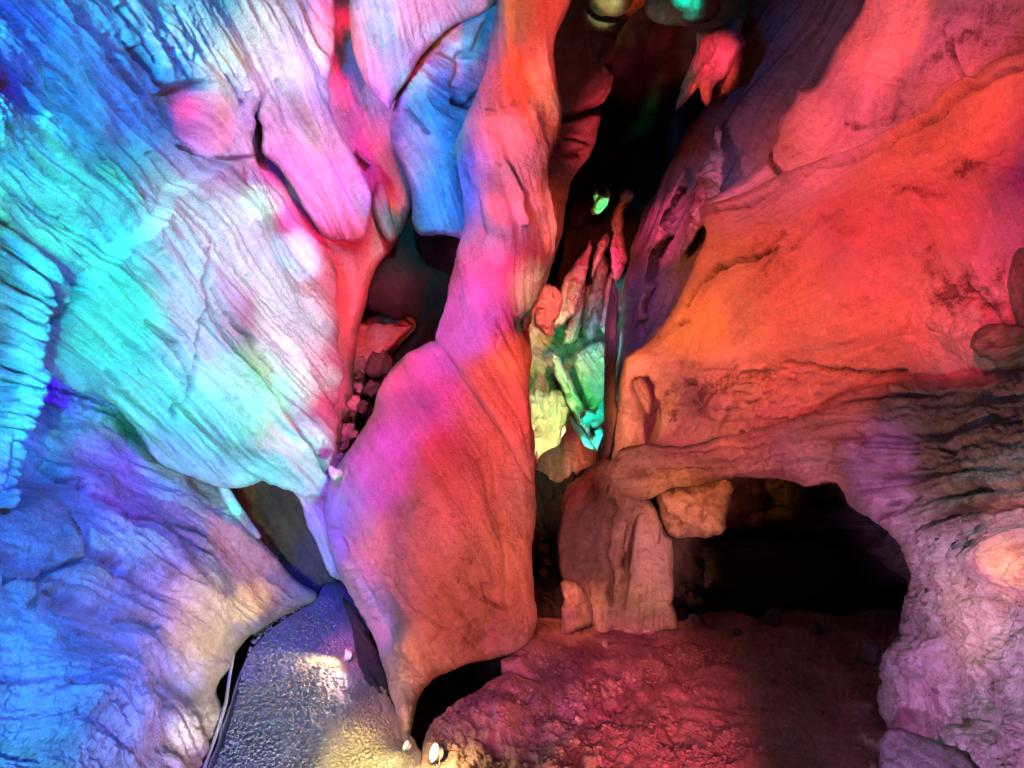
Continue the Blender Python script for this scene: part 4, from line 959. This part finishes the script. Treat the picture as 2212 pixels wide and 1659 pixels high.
ps = rock("ribbed_slab", [(1670, -200), (1632, 0), (1600, 100), (1545, 205), (1484, 296), (1432, 385), (1388, 455), (1366, 525), (1352, 605), (1338, 690), (1333, 780), (1330, 860), (1400, 860), (1500, 700), (1640, 520), (1760, 320), (1960, 40), (2000, -200)],
          [(1670, -200, 6.6), (2000, -200, 5.9), (1600, 100, 7.0), (1860, 50, 6.2), (1430, 385, 7.6), (1640, 400, 6.6), (1352, 605, 7.9), (1335, 850, 8.0), (1500, 650, 7.0), (1400, 840, 7.4)],
          "grey_limestone", terr=0.02, flow=((1750, 100, 122), (1600, 300, 120), (1450, 450, 114), (1400, 700, 112), (1500, 600, 125)), roll=(30, 0.3), thick=0.8, bulk=0.04, bulk_sc=160, fold=0.05, fold_sc=13, fine=0.012, iso=0.006, L=60,
          bumps=[(1690, 180, 200, 30, 122, 0.10), (1560, 380, 200, 22, 118, 0.10), (1400, 700, 130, 18, 114, 0.08)])
tag(ps, "dark purple steeply ribbed rock slab right of the black chasm", "rock slab")


def spike(name, o, d, label, mat="smooth_limestone", fa=112, cat="rock rib", **kw):
    kw.setdefault("fold", 0.03)
    r = rock(name, o, d, mat, flow=((o[0][0], o[0][1], fa),), s=2.2, roll=(kw.pop("rw", 10), 0.12), thick=0.3, bulk=0.05, bulk_sc=30, fold_sc=7, fine=0.012, iso=0.045, iso_sc=20, crack=0.05, crack_sc=24, L=22, jitter=2.2, **kw)
    return tag(r, label, cat)


spike("rock_rib", [(1481, 362), (1486, 384), (1470, 460), (1451, 505), (1438, 545), (1422, 590), (1405, 640), (1392, 690), (1378, 690), (1388, 620), (1402, 545), (1418, 503), (1432, 460), (1458, 408)], [(1481, 362, 7.0), (1390, 690, 7.5), (1430, 520, 7.1)], "long red rock rib tapering upwards on the purple slab", fa=115)
spike("rock_rib", [(1530, 330), (1545, 320), (1548, 270), (1556, 300), (1562, 340), (1558, 420), (1530, 470), (1490, 530), (1470, 560), (1482, 500), (1500, 430), (1515, 370)], [(1550, 280, 6.5), (1480, 550, 6.7), (1540, 420, 6.35)], "short magenta rock rib near the edge of the right wall", fa=112)
spike("spire", [(1365, 411), (1369, 420), (1352, 452), (1348, 491), (1350, 530), (1352, 556), (1344, 590), (1331, 618), (1324, 590), (1318, 554), (1320, 510), (1321, 471), (1333, 439), (1350, 418)], [(1365, 411, 7.9), (1330, 616, 7.9)], "tall red rock spire leaning right below the green outcrop", fa=108, cat="rock spire")
spike("spire", [(1313, 502), (1316, 512), (1306, 540), (1294, 566), (1284, 600), (1277, 600), (1283, 560), (1292, 525), (1303, 508)], [(1313, 502, 8.2), (1280, 600, 8.2)], "narrow red rock spire left of the tall leaning spire", fa=112, cat="rock spire")
spike("spire", [(1273, 519), (1277, 532), (1268, 580), (1262, 610), (1256, 640), (1246, 668), (1226, 690), (1200, 712), (1180, 690), (1189, 668), (1208, 637), (1219, 608), (1242, 564), (1261, 546)], [(1273, 519, 8.3), (1190, 690, 8.2)], "pale salmon rock spire at the top of the bright grotto", fa=112, cat="rock spire", rw=20)
spike("spire", [(1306, 545), (1314, 580), (1306, 640), (1298, 690), (1280, 735), (1258, 720), (1266, 660), (1280, 600), (1292, 560)], [(1306, 545, 8.4), (1260, 730, 8.4)], "grey green rock spire among the red grotto spires", fa=106, cat="rock spire", mat="grey_limestone", rw=16)
spike("spire", [(1336, 560), (1332, 620), (1320, 680), (1310, 720), (1292, 710), (1300, 650), (1316, 590)], [(1336, 560, 8.5), (1300, 710, 8.5)], "deep crimson rock spire between the grey spire and the fin", fa=106, cat="rock spire", rw=14)
spike("spire", [(1262, 600), (1266, 620), (1256, 690), (1240, 740), (1216, 745), (1232, 690), (1250, 630)], [(1262, 600, 8.6), (1230, 740, 8.6)], "brown rock spire behind the pale salmon spire", fa=110, cat="rock spire", mat="rough_limestone", rw=14)
spike("hanging_rock", [(1168, 625), (1200, 620), (1215, 650), (1202, 690), (1195, 730), (1180, 728), (1160, 700), (1154, 670)], [(1170, 630, 7.4), (1190, 720, 7.5)], "dark maroon rock lump at the upper left of the grotto", fa=90, cat="rock", mat="rough_limestone", rw=16, fold=0.02)
spike("rock_chip", [(1152, 668), (1150, 690), (1142, 712), (1130, 722), (1126, 708), (1138, 680)], [(1152, 670, 5.1), (1130, 715, 5.05)], "small dark green rock chip on the pillar's right edge", fa=115, cat="rock chip", mat="dark_green_rock", rw=8)

gb = rock("grotto_wall", [(1100, 640), (1200, 640), (1360, 600), (1370, 800), (1350, 1060), (1200, 1080), (1100, 1050)], [(1100, 650, 9.2), (1360, 620, 9.2), (1360, 1050, 8.6), (1110, 1050, 8.6), (1230, 800, 9.3)], "pale_limestone", flow=((1200, 750, 50), (1280, 850, 65), (1180, 950, 90)), s=2.6, roll=(20, 0.1), thick=0.5, bulk=0.12, bulk_sc=60, fold=0.05, fold_sc=9, fine=0.02, iso=0.09, iso_sc=30, crack=0.08, crack_sc=34, L=12,
          rough=[(1220, 800, 140, 140, 0.06, 24)])
tag(gb, "pale broken rock wall at the back of the lit grotto", "rock wall")
spike("flowstone_column", [(1142, 850), (1160, 842), (1182, 850), (1202, 846), (1224, 852), (1232, 890), (1216, 930), (1206, 985), (1196, 1020), (1170, 1035), (1150, 1010), (1140, 940)], [(1145, 850, 8.7), (1225, 860, 8.7), (1160, 1020, 8.2)], "bright yellow fluted flowstone at the left of the grotto", fa=90, cat="flowstone", mat="pale_limestone", rw=22, fold=0.035)
spike("slanting_rib", [(1190, 762), (1205, 768), (1222, 800), (1245, 840), (1262, 880), (1275, 920), (1282, 955), (1262, 945), (1240, 900), (1222, 860), (1206, 820), (1194, 790)], [(1195, 765, 8.6), (1275, 945, 8.2)], "slanting bright green rock rib crossing the grotto", fa=62, cat="rock rib", mat="pale_limestone", rw=12)
spike("grotto_ledge", [(1240, 770), (1280, 740), (1310, 750), (1312, 850), (1296, 890), (1270, 870), (1254, 830)], [(1245, 775, 8.7), (1305, 760, 8.6), (1280, 880, 8.4)], "sea green rock face at the upper right of the grotto", fa=60, cat="rock face", mat="pale_limestone", rw=16, fold=0.03)
spike("rock_wedge", [(1258, 905), (1290, 868), (1312, 862), (1312, 930), (1290, 925)], [(1260, 905, 8.3), (1310, 880, 8.2)], "lime green wedge of rock at the right of the grotto", fa=150, cat="rock", mat="pale_limestone", rw=10)
spike("grotto_rock", [(1244, 930), (1262, 935), (1280, 945), (1296, 925), (1306, 935), (1300, 965), (1286, 990), (1268, 972), (1252, 950)], [(1248, 932, 8.1), (1300, 935, 8.0), (1284, 985, 7.9)], "glowing turquoise rock low on the right of the grotto", fa=35, cat="rock", mat="pale_limestone", rw=10)
spike("grotto_stone", [(1255, 892), (1275, 886), (1285, 898), (1270, 912), (1256, 908)], [(1265, 895, 8.05), (1275, 905, 8.0)], "small olive stone between the green rib and the lime wedge", cat="stone", mat="rough_limestone", rw=10)
mo = rock("grotto_mound", [(1158, 1040), (1162, 1000), (1180, 975), (1205, 960), (1214, 925), (1232, 898), (1250, 915), (1275, 950), (1288, 985), (1280, 1010), (1255, 1025), (1235, 1045), (1200, 1060)], [(1160, 1030, 7.5), (1232, 900, 8.0), (1285, 990, 7.6), (1220, 1000, 7.4)], "rough_limestone", flow=((1220, 960, 80),), s=2.4, roll=(24, 0.2), thick=0.5, bulk=0.03, bulk_sc=50, iso=0.02, iso_sc=26, fold=0.01)
tag(mo, "tan rounded rock mound in front of the lit grotto", "rock mound")
wg = rock("wet_gully_rock", [(1150, 1010), (1175, 1020), (1205, 1040), (1240, 1020), (1230, 1080), (1222, 1200), (1230, 1300), (1222, 1390), (1180, 1390), (1140, 1330), (1130, 1150)], [(1150, 1020, 7.4), (1230, 1030, 7.2), (1150, 1300, 6.6), (1220, 1380, 6.1)], "wet_and_shade_rock", flow=((1180, 1200, 90),), s=2.6, roll=(12, 0.1), thick=0.4, bulk=0.05, bulk_sc=40, fold=0.02, fold_sc=12, iso=0.05, iso_sc=22, crack=0.04, crack_sc=30)
tag(wg, "black glistening wet rock in the gully right of the pillar", "rock")
for k, (u, v, r) in enumerate([(1172, 1157, 13), (1178, 1185, 12), (1182, 1212, 12), (1174, 1238, 11), (1168, 1180, 9)]):
    w = r / F * 6.4
    o = lump("wet_stone", at(u, v, 6.45 - 0.03 * k), (w, w, w * 0.8), "wet_and_shade_rock", 130 + k, n=22, amp=0.3, rot=k)
    o["label"] = ["topmost glistening wet stone in the black gully", "second wet stone down the black gully", "round wet stone in the middle of the gully pile", "lowest wet stone at the bottom of the gully pile", "small wet stone at the left of the gully pile"][k]
    tag(o, None, "stone", "wet stones in the gully right of the pillar")

fn = rock("rock_fin", [(1322, 600), (1336, 640), (1334, 720), (1330, 813), (1336, 886), (1326, 955), (1320, 1010), (1322, 1070), (1300, 1090), (1286, 1040), (1288, 985), (1302, 940), (1304, 850), (1306, 760), (1310, 680)], [(1320, 610, 7.2), (1320, 800, 6.7), (1300, 1070, 6.2)], "grey_limestone", flow=((1318, 800, 92),), s=2.6, roll=(16, 0.2), thick=0.5, bulk=0.02, bulk_sc=60, fold=0.012, fold_sc=10)
tag(fn, "thin dark grey vertical rock fin at the grotto's right side", "rock fin")
fk = rock("flank_rock", [(1250, 1030), (1285, 1000), (1325, 990), (1350, 1050), (1400, 1080), (1430, 1150), (1420, 1362), (1300, 1376), (1278, 1340), (1262, 1290), (1240, 1262), (1216, 1250), (1204, 1190), (1212, 1100), (1225, 1055)],
          [(1250, 1040, 6.4), (1340, 1030, 6.0), (1400, 1350, 5.95), (1290, 1370, 5.9), (1210, 1200, 6.4), (1300, 1200, 5.95)], "rough_limestone", flow=((1280, 1150, 100), (1350, 1250, 95), (1240, 1100, 120)), s=2.8, roll=(28, 0.22), thick=0.6, bulk=0.05, bulk_sc=70, fold=0.022, fold_sc=16, fine=0.005, iso=0.012, iso_sc=36, L=30,
          cuts=[([(1320, 1080), (1310, 1180), (1322, 1300)], 7, 0.06), ([(1350, 1130), (1342, 1260)], 5, 0.04)])
tag(fk, "dull red ribbed rock shoulder right of the black gully", "rock")
cl = rock("stone_column", [(1372, 1120), (1392, 1098), (1420, 1120), (1440, 1156), (1452, 1164), (1455, 1240), (1454, 1300), (1462, 1356), (1400, 1366), (1350, 1362), (1350, 1290), (1360, 1200)],
          [(1380, 1110, 5.75), (1450, 1170, 5.8), (1460, 1350, 5.9), (1352, 1360, 5.9), (1410, 1240, 5.6)], "smooth_limestone", flow=((1410, 1230, 90),), s=2.6, roll=(26, 0.2), thick=0.5, bulk=0.03, bulk_sc=60, fold=0.008, fold_sc=18, iso=0.012, iso_sc=24, cuts=[([(1385, 1306), (1420, 1310), (1450, 1300)], 4, 0.03)])
tag(cl, "stout pale pink rock column supporting the arch by the tunnel", "rock column")
sb = rock("small_boulder", [(1211, 1262), (1222, 1254), (1248, 1264), (1264, 1280), (1278, 1302), (1276, 1350), (1250, 1362), (1216, 1374), (1212, 1330), (1216, 1300)], [(1215, 1260, 5.85), (1277, 1310, 5.85), (1230, 1372, 5.78), (1240, 1310, 5.68)], "smooth_limestone", flow=((1240, 1310, 80),), s=2.2, roll=(14, 0.12), thick=0.3, bulk=0.02, bulk_sc=40, iso=0.012, iso_sc=20, fold=0.004, cuts=[([(1214, 1306), (1240, 1312), (1276, 1300)], 3, 0.02)])
tag(sb, "small pink angular boulder standing on the dirt by the black gully", "boulder")

rub = [(1500, 1352, 22, "grey stone lying on the tunnel floor beside the column"), (1590, 1372, 15, "small dark stone in the mouth of the tunnel"), (1662, 1352, 26, "large dark stone deeper in the tunnel mouth"), (1760, 1366, 18, "dark stone in the middle of the tunnel floor"),
       (1875, 1420, 30, "dark stone against the right side of the tunnel"), (1306, 1392, 9, "small red stone at the foot of the flank rock"), (1120, 1500, 8, "red pebble on the mound right of the trench"), (1250, 1560, 10, "half buried red stone in the middle of the dirt floor"), (1420, 1620, 13, "flat red stone near the bottom edge of the dirt floor"), (1010, 1585, 8, "small stone on the dirt near the largest floodlight")]
for k, (u, v, r, lab) in enumerate(rub):
    Y = F * CZ / (v - V0)
    w = r / F * Y
    o = lump("floor_stone", at(u, v - r * 0.4, Y), (w, w * 0.9, w * 0.7), "rough_limestone" if k > 4 else "dark_brown_rock", 300 + k, n=24, amp=0.35, rot=0.3 * k)
    tag(o, lab, "stone", "loose stones on the dirt floor")

# ------------------------------------------------------------------ right side
ru = rock("rock_wall", [(1890, -200), (1874, -40), (1868, 5), (1845, 45), (1815, 85), (1800, 110), (1788, 145), (1770, 178), (1755, 192), (1722, 195), (1714, 215), (1700, 236), (1684, 256), (1678, 282), (1668, 310), (1658, 332), (1654, 346), (1638, 362), (1606, 388), (1566, 412), (1526, 438), (1512, 456), (1560, 520), (1800, 420), (2212, 220), (2500, 120), (2500, -200)],
          [(1890, -200, 5.3), (1868, 0, 5.5), (1755, 190, 5.75), (1655, 345, 5.8), (1520, 450, 6.0), (1800, 420, 5.5), (2212, 0, 4.2), (2500, -200, 3.4), (2000, 60, 4.85), (2212, 220, 4.2), (1900, 250, 5.1)],
          "smooth_limestone", flow=((1900, 50, 110), (1800, 250, 125), (1650, 380, 145), (2000, 150, 105), (2150, 80, 120), (1950, 260, 130)), s=2.8, grit=0.006, stains=[(1925, 225, 36, 46, 80, 4), (1930, 170, 14, 40, 95, 3), (2120, 60, 90, 80, 60, 2.5), (2050, 110, 16, 60, 60, 3), (1845, 270, 18, 30, 90, 4), (1900, 270, 60, 20, 170, 2)], roll=(26, 0.25), thick=0.9, bulk=0.04, bulk_sc=150, fold=0.006, fold_sc=30, fine=0.0015, groove=0.002, iso=0.014, iso_sc=70, crack=0.010, crack_sc=130, L=26,
          cuts=[([(2062, 20), (2030, 62), (2046, 112), (2074, 156)], 5, 0.05), ([(1656, 318), (1660, 345), (1685, 372)], 4.6, 0.10), ([(1935, 130), (1932, 190), (1920, 260)], 12, 0.03)],
          rough=[(2150, 80, 120, 110, 0.03, 22), (1930, 210, 60, 80, 0.02, 26)], bumps=[(1900, 150, 130, 40, 110, 0.05)])
tag(ru, "coral pink upper rock wall at the top right with a stepped left edge", "rock wall")
rl = rock("rock_slab", [(1518, 450), (1560, 432), (1620, 410), (1662, 385), (1706, 368), (1800, 340), (1900, 302), (2000, 242), (2100, 168), (2155, 128), (2212, 108), (2400, 60), (2560, 40), (2560, 960), (2300, 1000), (2000, 1010), (1700, 1020), (1450, 1030), (1322, 1030), (1326, 955), (1334, 880), (1342, 810), (1358, 768), (1394, 742), (1430, 702), (1464, 652), (1490, 602), (1514, 552), (1528, 512), (1530, 492), (1522, 472)],
          [(1520, 455, 5.7), (1530, 495, 5.6), (1490, 600, 5.6), (1345, 800, 5.75), (1330, 1000, 5.7), (1700, 375, 5.05), (2000, 245, 4.3), (2212, 110, 3.75), (2500, 60, 3.2), (2500, 900, 2.9), (2212, 500, 3.45), (2212, 800, 3.7), (1800, 600, 4.5), (1650, 620, 4.95), (1600, 900, 5.4), (1900, 900, 4.6), (1500, 800, 5.4), (1500, 950, 5.6)],
          "smooth_limestone", flow=((1600, 430, 155), (1900, 320, 152), (2150, 160, 150), (1600, 600, 130), (1800, 550, 150), (2050, 500, 60), (2150, 620, 60), (1700, 740, 170), (1450, 780, 110)), s=2.8, terr=0.006, roll=(22, 0.10), thick=1.0, grit=0.006, stains=[(1930, 215, 40, 50, 90, 3), (1990, 400, 70, 26, 160, 4), (2090, 350, 70, 34, 165, 4), (2110, 600, 80, 50, 20, 4.5), (2060, 640, 60, 30, 20, 3.5), (1800, 500, 90, 30, 165, 3), (1650, 540, 60, 20, 150, 2.5), (1545, 480, 24, 16, 0, 3.5), (1470, 690, 24, 14, 0, 4), (2000, 560, 40, 20, 30, 3), (1870, 640, 60, 20, 5, 2.5), (1460, 860, 70, 70, 90, 3), (1640, 830, 120, 22, 5, 3)], bulk=0.05, bulk_sc=190, fold=0.005, fold_sc=30, fine=0.0015, groove=0.002, iso=0.014, iso_sc=80, crack=0.008, crack_sc=170, L=30,
          cuts=[([(1486, 654), (1520, 612), (1560, 580), (1590, 566), (1640, 560), (1670, 540), (1696, 508)], 5.0, 0.12), ([(1560, 455), (1600, 445), (1640, 428), (1672, 402)], 4.6, 0.09), ([(1590, 586), (1640, 566), (1690, 540)], 3.0, 0.06), ([(1800, 350), (1900, 312), (2000, 256), (2110, 178)], 6, -0.04), ([(1740, 372), (1820, 352), (1920, 312), (2010, 262), (2120, 184), (2212, 140)], 4.6, 0.07),
                ([(2090, 620), (2120, 640), (2140, 668)], 4, 0.09), ([(1700, 790), (1780, 800), (1860, 818), (1950, 812)], 6, 0.07), ([(2030, 640), (2070, 645), (2120, 640)], 4, 0.04)],
          rough=[(1620, 870, 260, 80, 0.10, 62), (1440, 860, 100, 100, 0.05, 46), (2080, 640, 170, 120, 0.035, 50), (1980, 400, 100, 60, 0.03, 44), (1560, 930, 140, 40, 0.04, 36)],
          pits=[([(1364, 818), (1378, 812), (1396, 818), (1404, 850), (1420, 880), (1426, 918), (1416, 950), (1398, 958), (1388, 900), (1374, 858)], 0.30, 16), ([(1594, 934), (1606, 930), (1620, 936), (1606, 943)], 0.15, 7)],
          bumps=[(1545, 475, 26, 18, 150, 0.05), (1750, 500, 200, 80, 150, 0.07), (1950, 650, 160, 90, 10, 0.06), (1360, 900, 80, 22, 85, 0.08)])
tag(rl, "great smooth red orange rock slab filling the right wall below the diagonal crease", "rock wall")
hb = rock("lodged_stone", [(1366, 822), (1384, 815), (1398, 832), (1410, 868), (1404, 892), (1392, 890), (1376, 862)], [(1370, 820, 5.55), (1405, 885, 5.55)], "rough_limestone", flow=((1385, 850, 60),), s=2.2, roll=(9, 0.08), thick=0.15, bulk=0.01, iso=0.01, iso_sc=16)
tag(hb, "brown stone lodged in the small hole above the arch", "stone")

ar = rock("arch_rock", pull=0.0, outline=[(1318, 1004), (1345, 968), (1392, 962), (1440, 968), (1520, 958), (1600, 938), (1690, 910), (1760, 882), (1810, 846), (1900, 828), (2000, 818), (2100, 812), (2180, 800), (2300, 780), (2560, 760), (2560, 1900), (2300, 1900), (2120, 1850), (1990, 1760), (1945, 1660), (1928, 1600), (1912, 1560), (1899, 1519), (1905, 1473), (1910, 1434), (1942, 1373), (1944, 1323), (1963, 1255), (1956, 1228), (1942, 1188), (1908, 1140), (1858, 1112), (1828, 1088), (1812, 1058), (1800, 1045), (1742, 1052), (1708, 1044), (1642, 1034), (1590, 1030), (1545, 1038), (1500, 1054), (1440, 1064), (1385, 1082), (1340, 1066), (1322, 1040)],
          depth=[(1320, 1010, 5.7), (1400, 975, 5.35), (1440, 1060, 5.5), (1600, 980, 5.0), (1640, 1034, 5.15), (1800, 1045, 4.7), (1800, 880, 4.65), (2000, 830, 4.0), (2212, 820, 3.5), (2500, 800, 2.8), (2000, 960, 3.75), (2212, 1000, 3.2), (1960, 1255, 4.15), (1905, 1480, 4.35), (1945, 1660, 3.85), (2080, 1300, 3.5), (2212, 1300, 3.05), (2212, 1659, 2.85), (2500, 1600, 2.4), (1960, 1090, 3.85), (2500, 1100, 2.6)],
          mat="rough_limestone", flow=((1500, 1000, 178), (1700, 960, 172), (1950, 920, 176), (2150, 1000, 170), (2100, 1080, 160), (2050, 1250, 85), (2150, 1450, 80), (1950, 1450, 90)), s=2.8, terr=0.010, grit=0.010, stains=[(2100, 940, 160, 60, 175, 2.5), (1900, 870, 120, 30, 175, 2.5), (2150, 1060, 120, 26, 170, 3), (2060, 1120, 70, 30, 160, 3), (2030, 1350, 40, 90, 90, 2), (2160, 1440, 40, 70, 90, 3), (1850, 960, 20, 30, 90, 3), (1400, 1035, 40, 20, 0, 3)], roll=(22, 0.14), thick=1.0, bulk=0.04, bulk_sc=120, fold=0.014, fold_sc=16, fine=0.005, iso=0.016, iso_sc=40, crack=0.012, crack_sc=80, L=40,
          cuts=[([(1840, 965), (1856, 950), (1852, 975)], 8, 0.05), ([(1730, 880), (1860, 900), (1960, 870)], 5, 0.03), ([(1900, 1090), (2050, 1070), (2212, 1050)], 9, 0.06), ([(2000, 1130), (2110, 1100), (2212, 1090)], 8, 0.05), ([(2140, 1300), (2160, 1370), (2170, 1420)], 7, 0.05), ([(1880, 965), (2060, 968), (2212, 955)], 5, 0.03), ([(1440, 985), (1600, 968), (1720, 952), (1880, 935), (2080, 925), (2212, 915)], 4, 0.035), ([(1470, 1016), (1620, 1004), (1760, 992), (1900, 1004)], 4, 0.03), ([(1600, 952), (1700, 930), (1800, 912), (1960, 890)], 4, 0.03), ([(1840, 1020), (1960, 1030), (2100, 1016), (2212, 1010)], 5, 0.035), ([(1700, 905), (1800, 868), (1900, 852), (2050, 848)], 6, 0.04)],
          rough=[(2080, 1350, 170, 280, 0.028, 34), (1960, 1150, 130, 60, 0.02, 30), (1900, 850, 160, 40, 0.03, 40)], bumps=[(2180, 1200, 60, 80, 80, 0.10), (1960, 1430, 50, 110, 90, 0.06)])
tag(ar, "brown and purple rock ledge arching over the tunnel into a rough pier on the right", "rock arch")
hg = rock("hanging_block", [(1418, 1066), (1450, 1056), (1500, 1048), (1548, 1036), (1572, 1046), (1578, 1080), (1570, 1122), (1560, 1150), (1524, 1164), (1476, 1162), (1442, 1144), (1426, 1106)], [(1420, 1070, 5.75), (1575, 1060, 5.6), (1500, 1160, 5.7), (1500, 1100, 5.5)], "rough_limestone", flow=((1500, 1100, 40),), s=2.6, roll=(24, 0.2), thick=0.4, bulk=0.04, bulk_sc=50, iso=0.035, iso_sc=34, crack=0.03, crack_sc=40, cuts=[([(1420, 1075), (1440, 1110), (1470, 1130)], 6, 0.06)])
tag(hg, "knobbly orange rock block hanging at the tunnel's upper left corner", "rock block")
ti = rock("tunnel_rock", [(1540, 1010), (1700, 1000), (1850, 1040), (2000, 1140), (2010, 1270), (1940, 1240), (1905, 1215), (1872, 1190), (1810, 1172), (1750, 1150), (1690, 1162), (1640, 1148), (1600, 1156), (1566, 1116)], [(1545, 1030, 6.3), (1700, 1020, 6.2), (1980, 1230, 5.3), (1610, 1150, 7.2), (1808, 1165, 7.0), (1900, 1130, 5.6)], "dark_brown_rock", flow=((1750, 1100, 20),), roll=(26, 0.3), thick=0.6, bulk=0.10, bulk_sc=60, iso=0.06, iso_sc=44, crack=0.03, fold=0.02, fold_sc=22, L=16, jitter=7)  # darker rock colour stands for the shade under the arch
tag(ti, "inner lip of rock under the arch, its shade put into the dark brown colour", "rock")
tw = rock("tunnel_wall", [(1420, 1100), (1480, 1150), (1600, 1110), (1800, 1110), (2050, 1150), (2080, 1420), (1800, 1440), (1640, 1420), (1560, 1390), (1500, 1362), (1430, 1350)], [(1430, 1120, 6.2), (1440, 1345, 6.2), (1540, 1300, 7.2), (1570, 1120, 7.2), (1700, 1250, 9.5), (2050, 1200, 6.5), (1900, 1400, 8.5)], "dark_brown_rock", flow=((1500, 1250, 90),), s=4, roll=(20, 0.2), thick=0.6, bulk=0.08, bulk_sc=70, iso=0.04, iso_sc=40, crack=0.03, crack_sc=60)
tag(tw, "unlit rock wall lining the black tunnel mouth", "rock wall")

k1 = rock("dark_green_rock", [(2206, 536), (2190, 560), (2180, 600), (2179, 640), (2188, 680), (2200, 704), (2240, 716), (2420, 700), (2420, 520)], [(2200, 560, 3.3), (2180, 640, 3.35), (2300, 620, 3.0)], "dark_green_rock", flow=((2200, 600, 90),), roll=(30, 0.14), thick=0.3, bulk=0.02, bulk_sc=50, fold=0.008)
tag(k1, "dark green rock knob cut off by the right edge", "rock knob", "green rock knobs on the right wall")
k2 = rock("dark_green_rock", [(2094, 750), (2100, 722), (2122, 704), (2150, 698), (2185, 702), (2215, 706), (2420, 690), (2420, 820), (2212, 794), (2172, 798), (2142, 780), (2112, 768)], [(2100, 745, 3.5), (2150, 700, 3.4), (2170, 790, 3.35), (2350, 750, 2.9)], "dark_green_rock", flow=((2150, 750, 150), (2200, 740, 160)), roll=(30, 0.14), thick=0.3, bulk=0.02, bulk_sc=50, fold=0.016, fold_sc=14, cuts=[([(2110, 745), (2160, 750), (2212, 730)], 4, 0.03)])
tag(k2, "larger grey green rock knob on the ledge with swirling folds", "rock knob", "green rock knobs on the right wall")
br = rock("low_rock", [(1908, 1590), (1940, 1572), (1990, 1590), (2060, 1618), (2110, 1655), (2150, 1720), (2100, 1780), (1930, 1760), (1900, 1680)], [(1920, 1580, 3.75), (2110, 1660, 3.1), (1960, 1740, 3.4)], "grey_limestone", flow=((2000, 1640, 30),), roll=(26, 0.15), thick=0.4, bulk=0.03, bulk_sc=60)
tag(br, "low dark blue lit rock at the foot of the right pier", "rock")

# ------------------------------------------------------------------ lamps and cable
def empty(name, loc, rz=0.0):
    o = bpy.data.objects.new(name, None)
    o.empty_display_size = 0.1
    scene.collection.objects.link(o)
    o.location, o.rotation_euler = loc, (0, 0, rz)
    return o


def ring_mesh(name, prof, mat, parent, n=20):
    """a turned part: (radius, x) pairs about the x axis"""
    v, q = [], []
    an = np.linspace(0, 2 * math.pi, n, endpoint=False)
    for r, x in prof:
        for a in an:
            v.append((x, r * math.cos(a), r * math.sin(a)))
    m = len(prof)
    for i in range(m - 1):
        for j in range(n):
            q.append((i * n + j, i * n + (j + 1) % n, (i + 1) * n + (j + 1) % n, (i + 1) * n + j))
    v = np.array(v)
    o = link_mesh(name, v, np.array(q), np.zeros((0, 3), int), mat, None, origin=np.zeros(3))
    o.parent = parent
    return o


def flood(loc, yaw, pitch, size, label):
    """round floodlight: stirrup bracket on a foot plate, drum housing with a rim, glowing glass"""
    t = empty("floodlight", loc, yaw)
    tag(t, label, "lamp", "white floodlights around the pillar's foot")
    s = size
    head = ring_mesh("housing", [(0.001, -0.55 * s), (0.40 * s, -0.5 * s), (0.55 * s, -0.3 * s), (0.62 * s, 0.1 * s), (0.72 * s, 0.14 * s), (0.72 * s, 0.24 * s), (0.60 * s, 0.24 * s), (0.58 * s, 0.17 * s)], "white_metal", t)
    head.location, head.rotation_euler = (0, 0, 0.95 * s), (0, -pitch, 0)
    gl_ = ring_mesh("lens", [(0.60 * s, 0.18 * s), (0.40 * s, 0.205 * s), (0.2 * s, 0.22 * s), (0.001, 0.225 * s)], "lamp_glass", head)
    br_ = tube("bracket", [(0, -0.80 * s, 0.95 * s), (0, -0.80 * s, 0.5 * s), (0, -0.7 * s, 0.12 * s), (0, -0.4 * s, 0.05 * s), (0, 0.4 * s, 0.05 * s), (0, 0.7 * s, 0.12 * s), (0, 0.80 * s, 0.5 * s), (0, 0.80 * s, 0.95 * s)], 0.05 * s, "lamp_metal", None)
    br_.parent = t
    return t


def gz(u, v, z=0.0):
    Y = F * (CZ - z) / (v - V0)
    return np.array(at(u, v, Y))


flood(gz(750, 1432, -0.03), math.radians(192), math.radians(8), 0.055, "small floodlight at the pillar's left flank shining across the gravel path")
flood(gz(879, 1625, 0.0), math.radians(205), math.radians(35), 0.034, "tiny floodlight right under the pointed tip of the pillar boulder")
flood(gz(942, 1652, 0.02), math.radians(205), math.radians(22), 0.058, "largest white floodlight on the dirt in front of the trench")

cpts = [gz(u, v, z) for u, v, z in [(505, 1420, -0.06), (496, 1470, -0.07), (488, 1530, -0.07), (474, 1580, -0.07), (458, 1625, -0.07), (442, 1670, -0.07), (420, 1740, -0.07), (395, 1800, -0.07)]]
cpts = np.array([[np.interp(t, range(len(cpts)), [p[i] for p in cpts]) for i in range(3)] for t in np.linspace(0, len(cpts) - 1, 40)])
cpts[:, 2] += 0.03
c_ = tube("cable", cpts, 0.010, "cable_sheath")
tag(c_, "thin pale cable lying along the left edge of the gravel path", "cable")
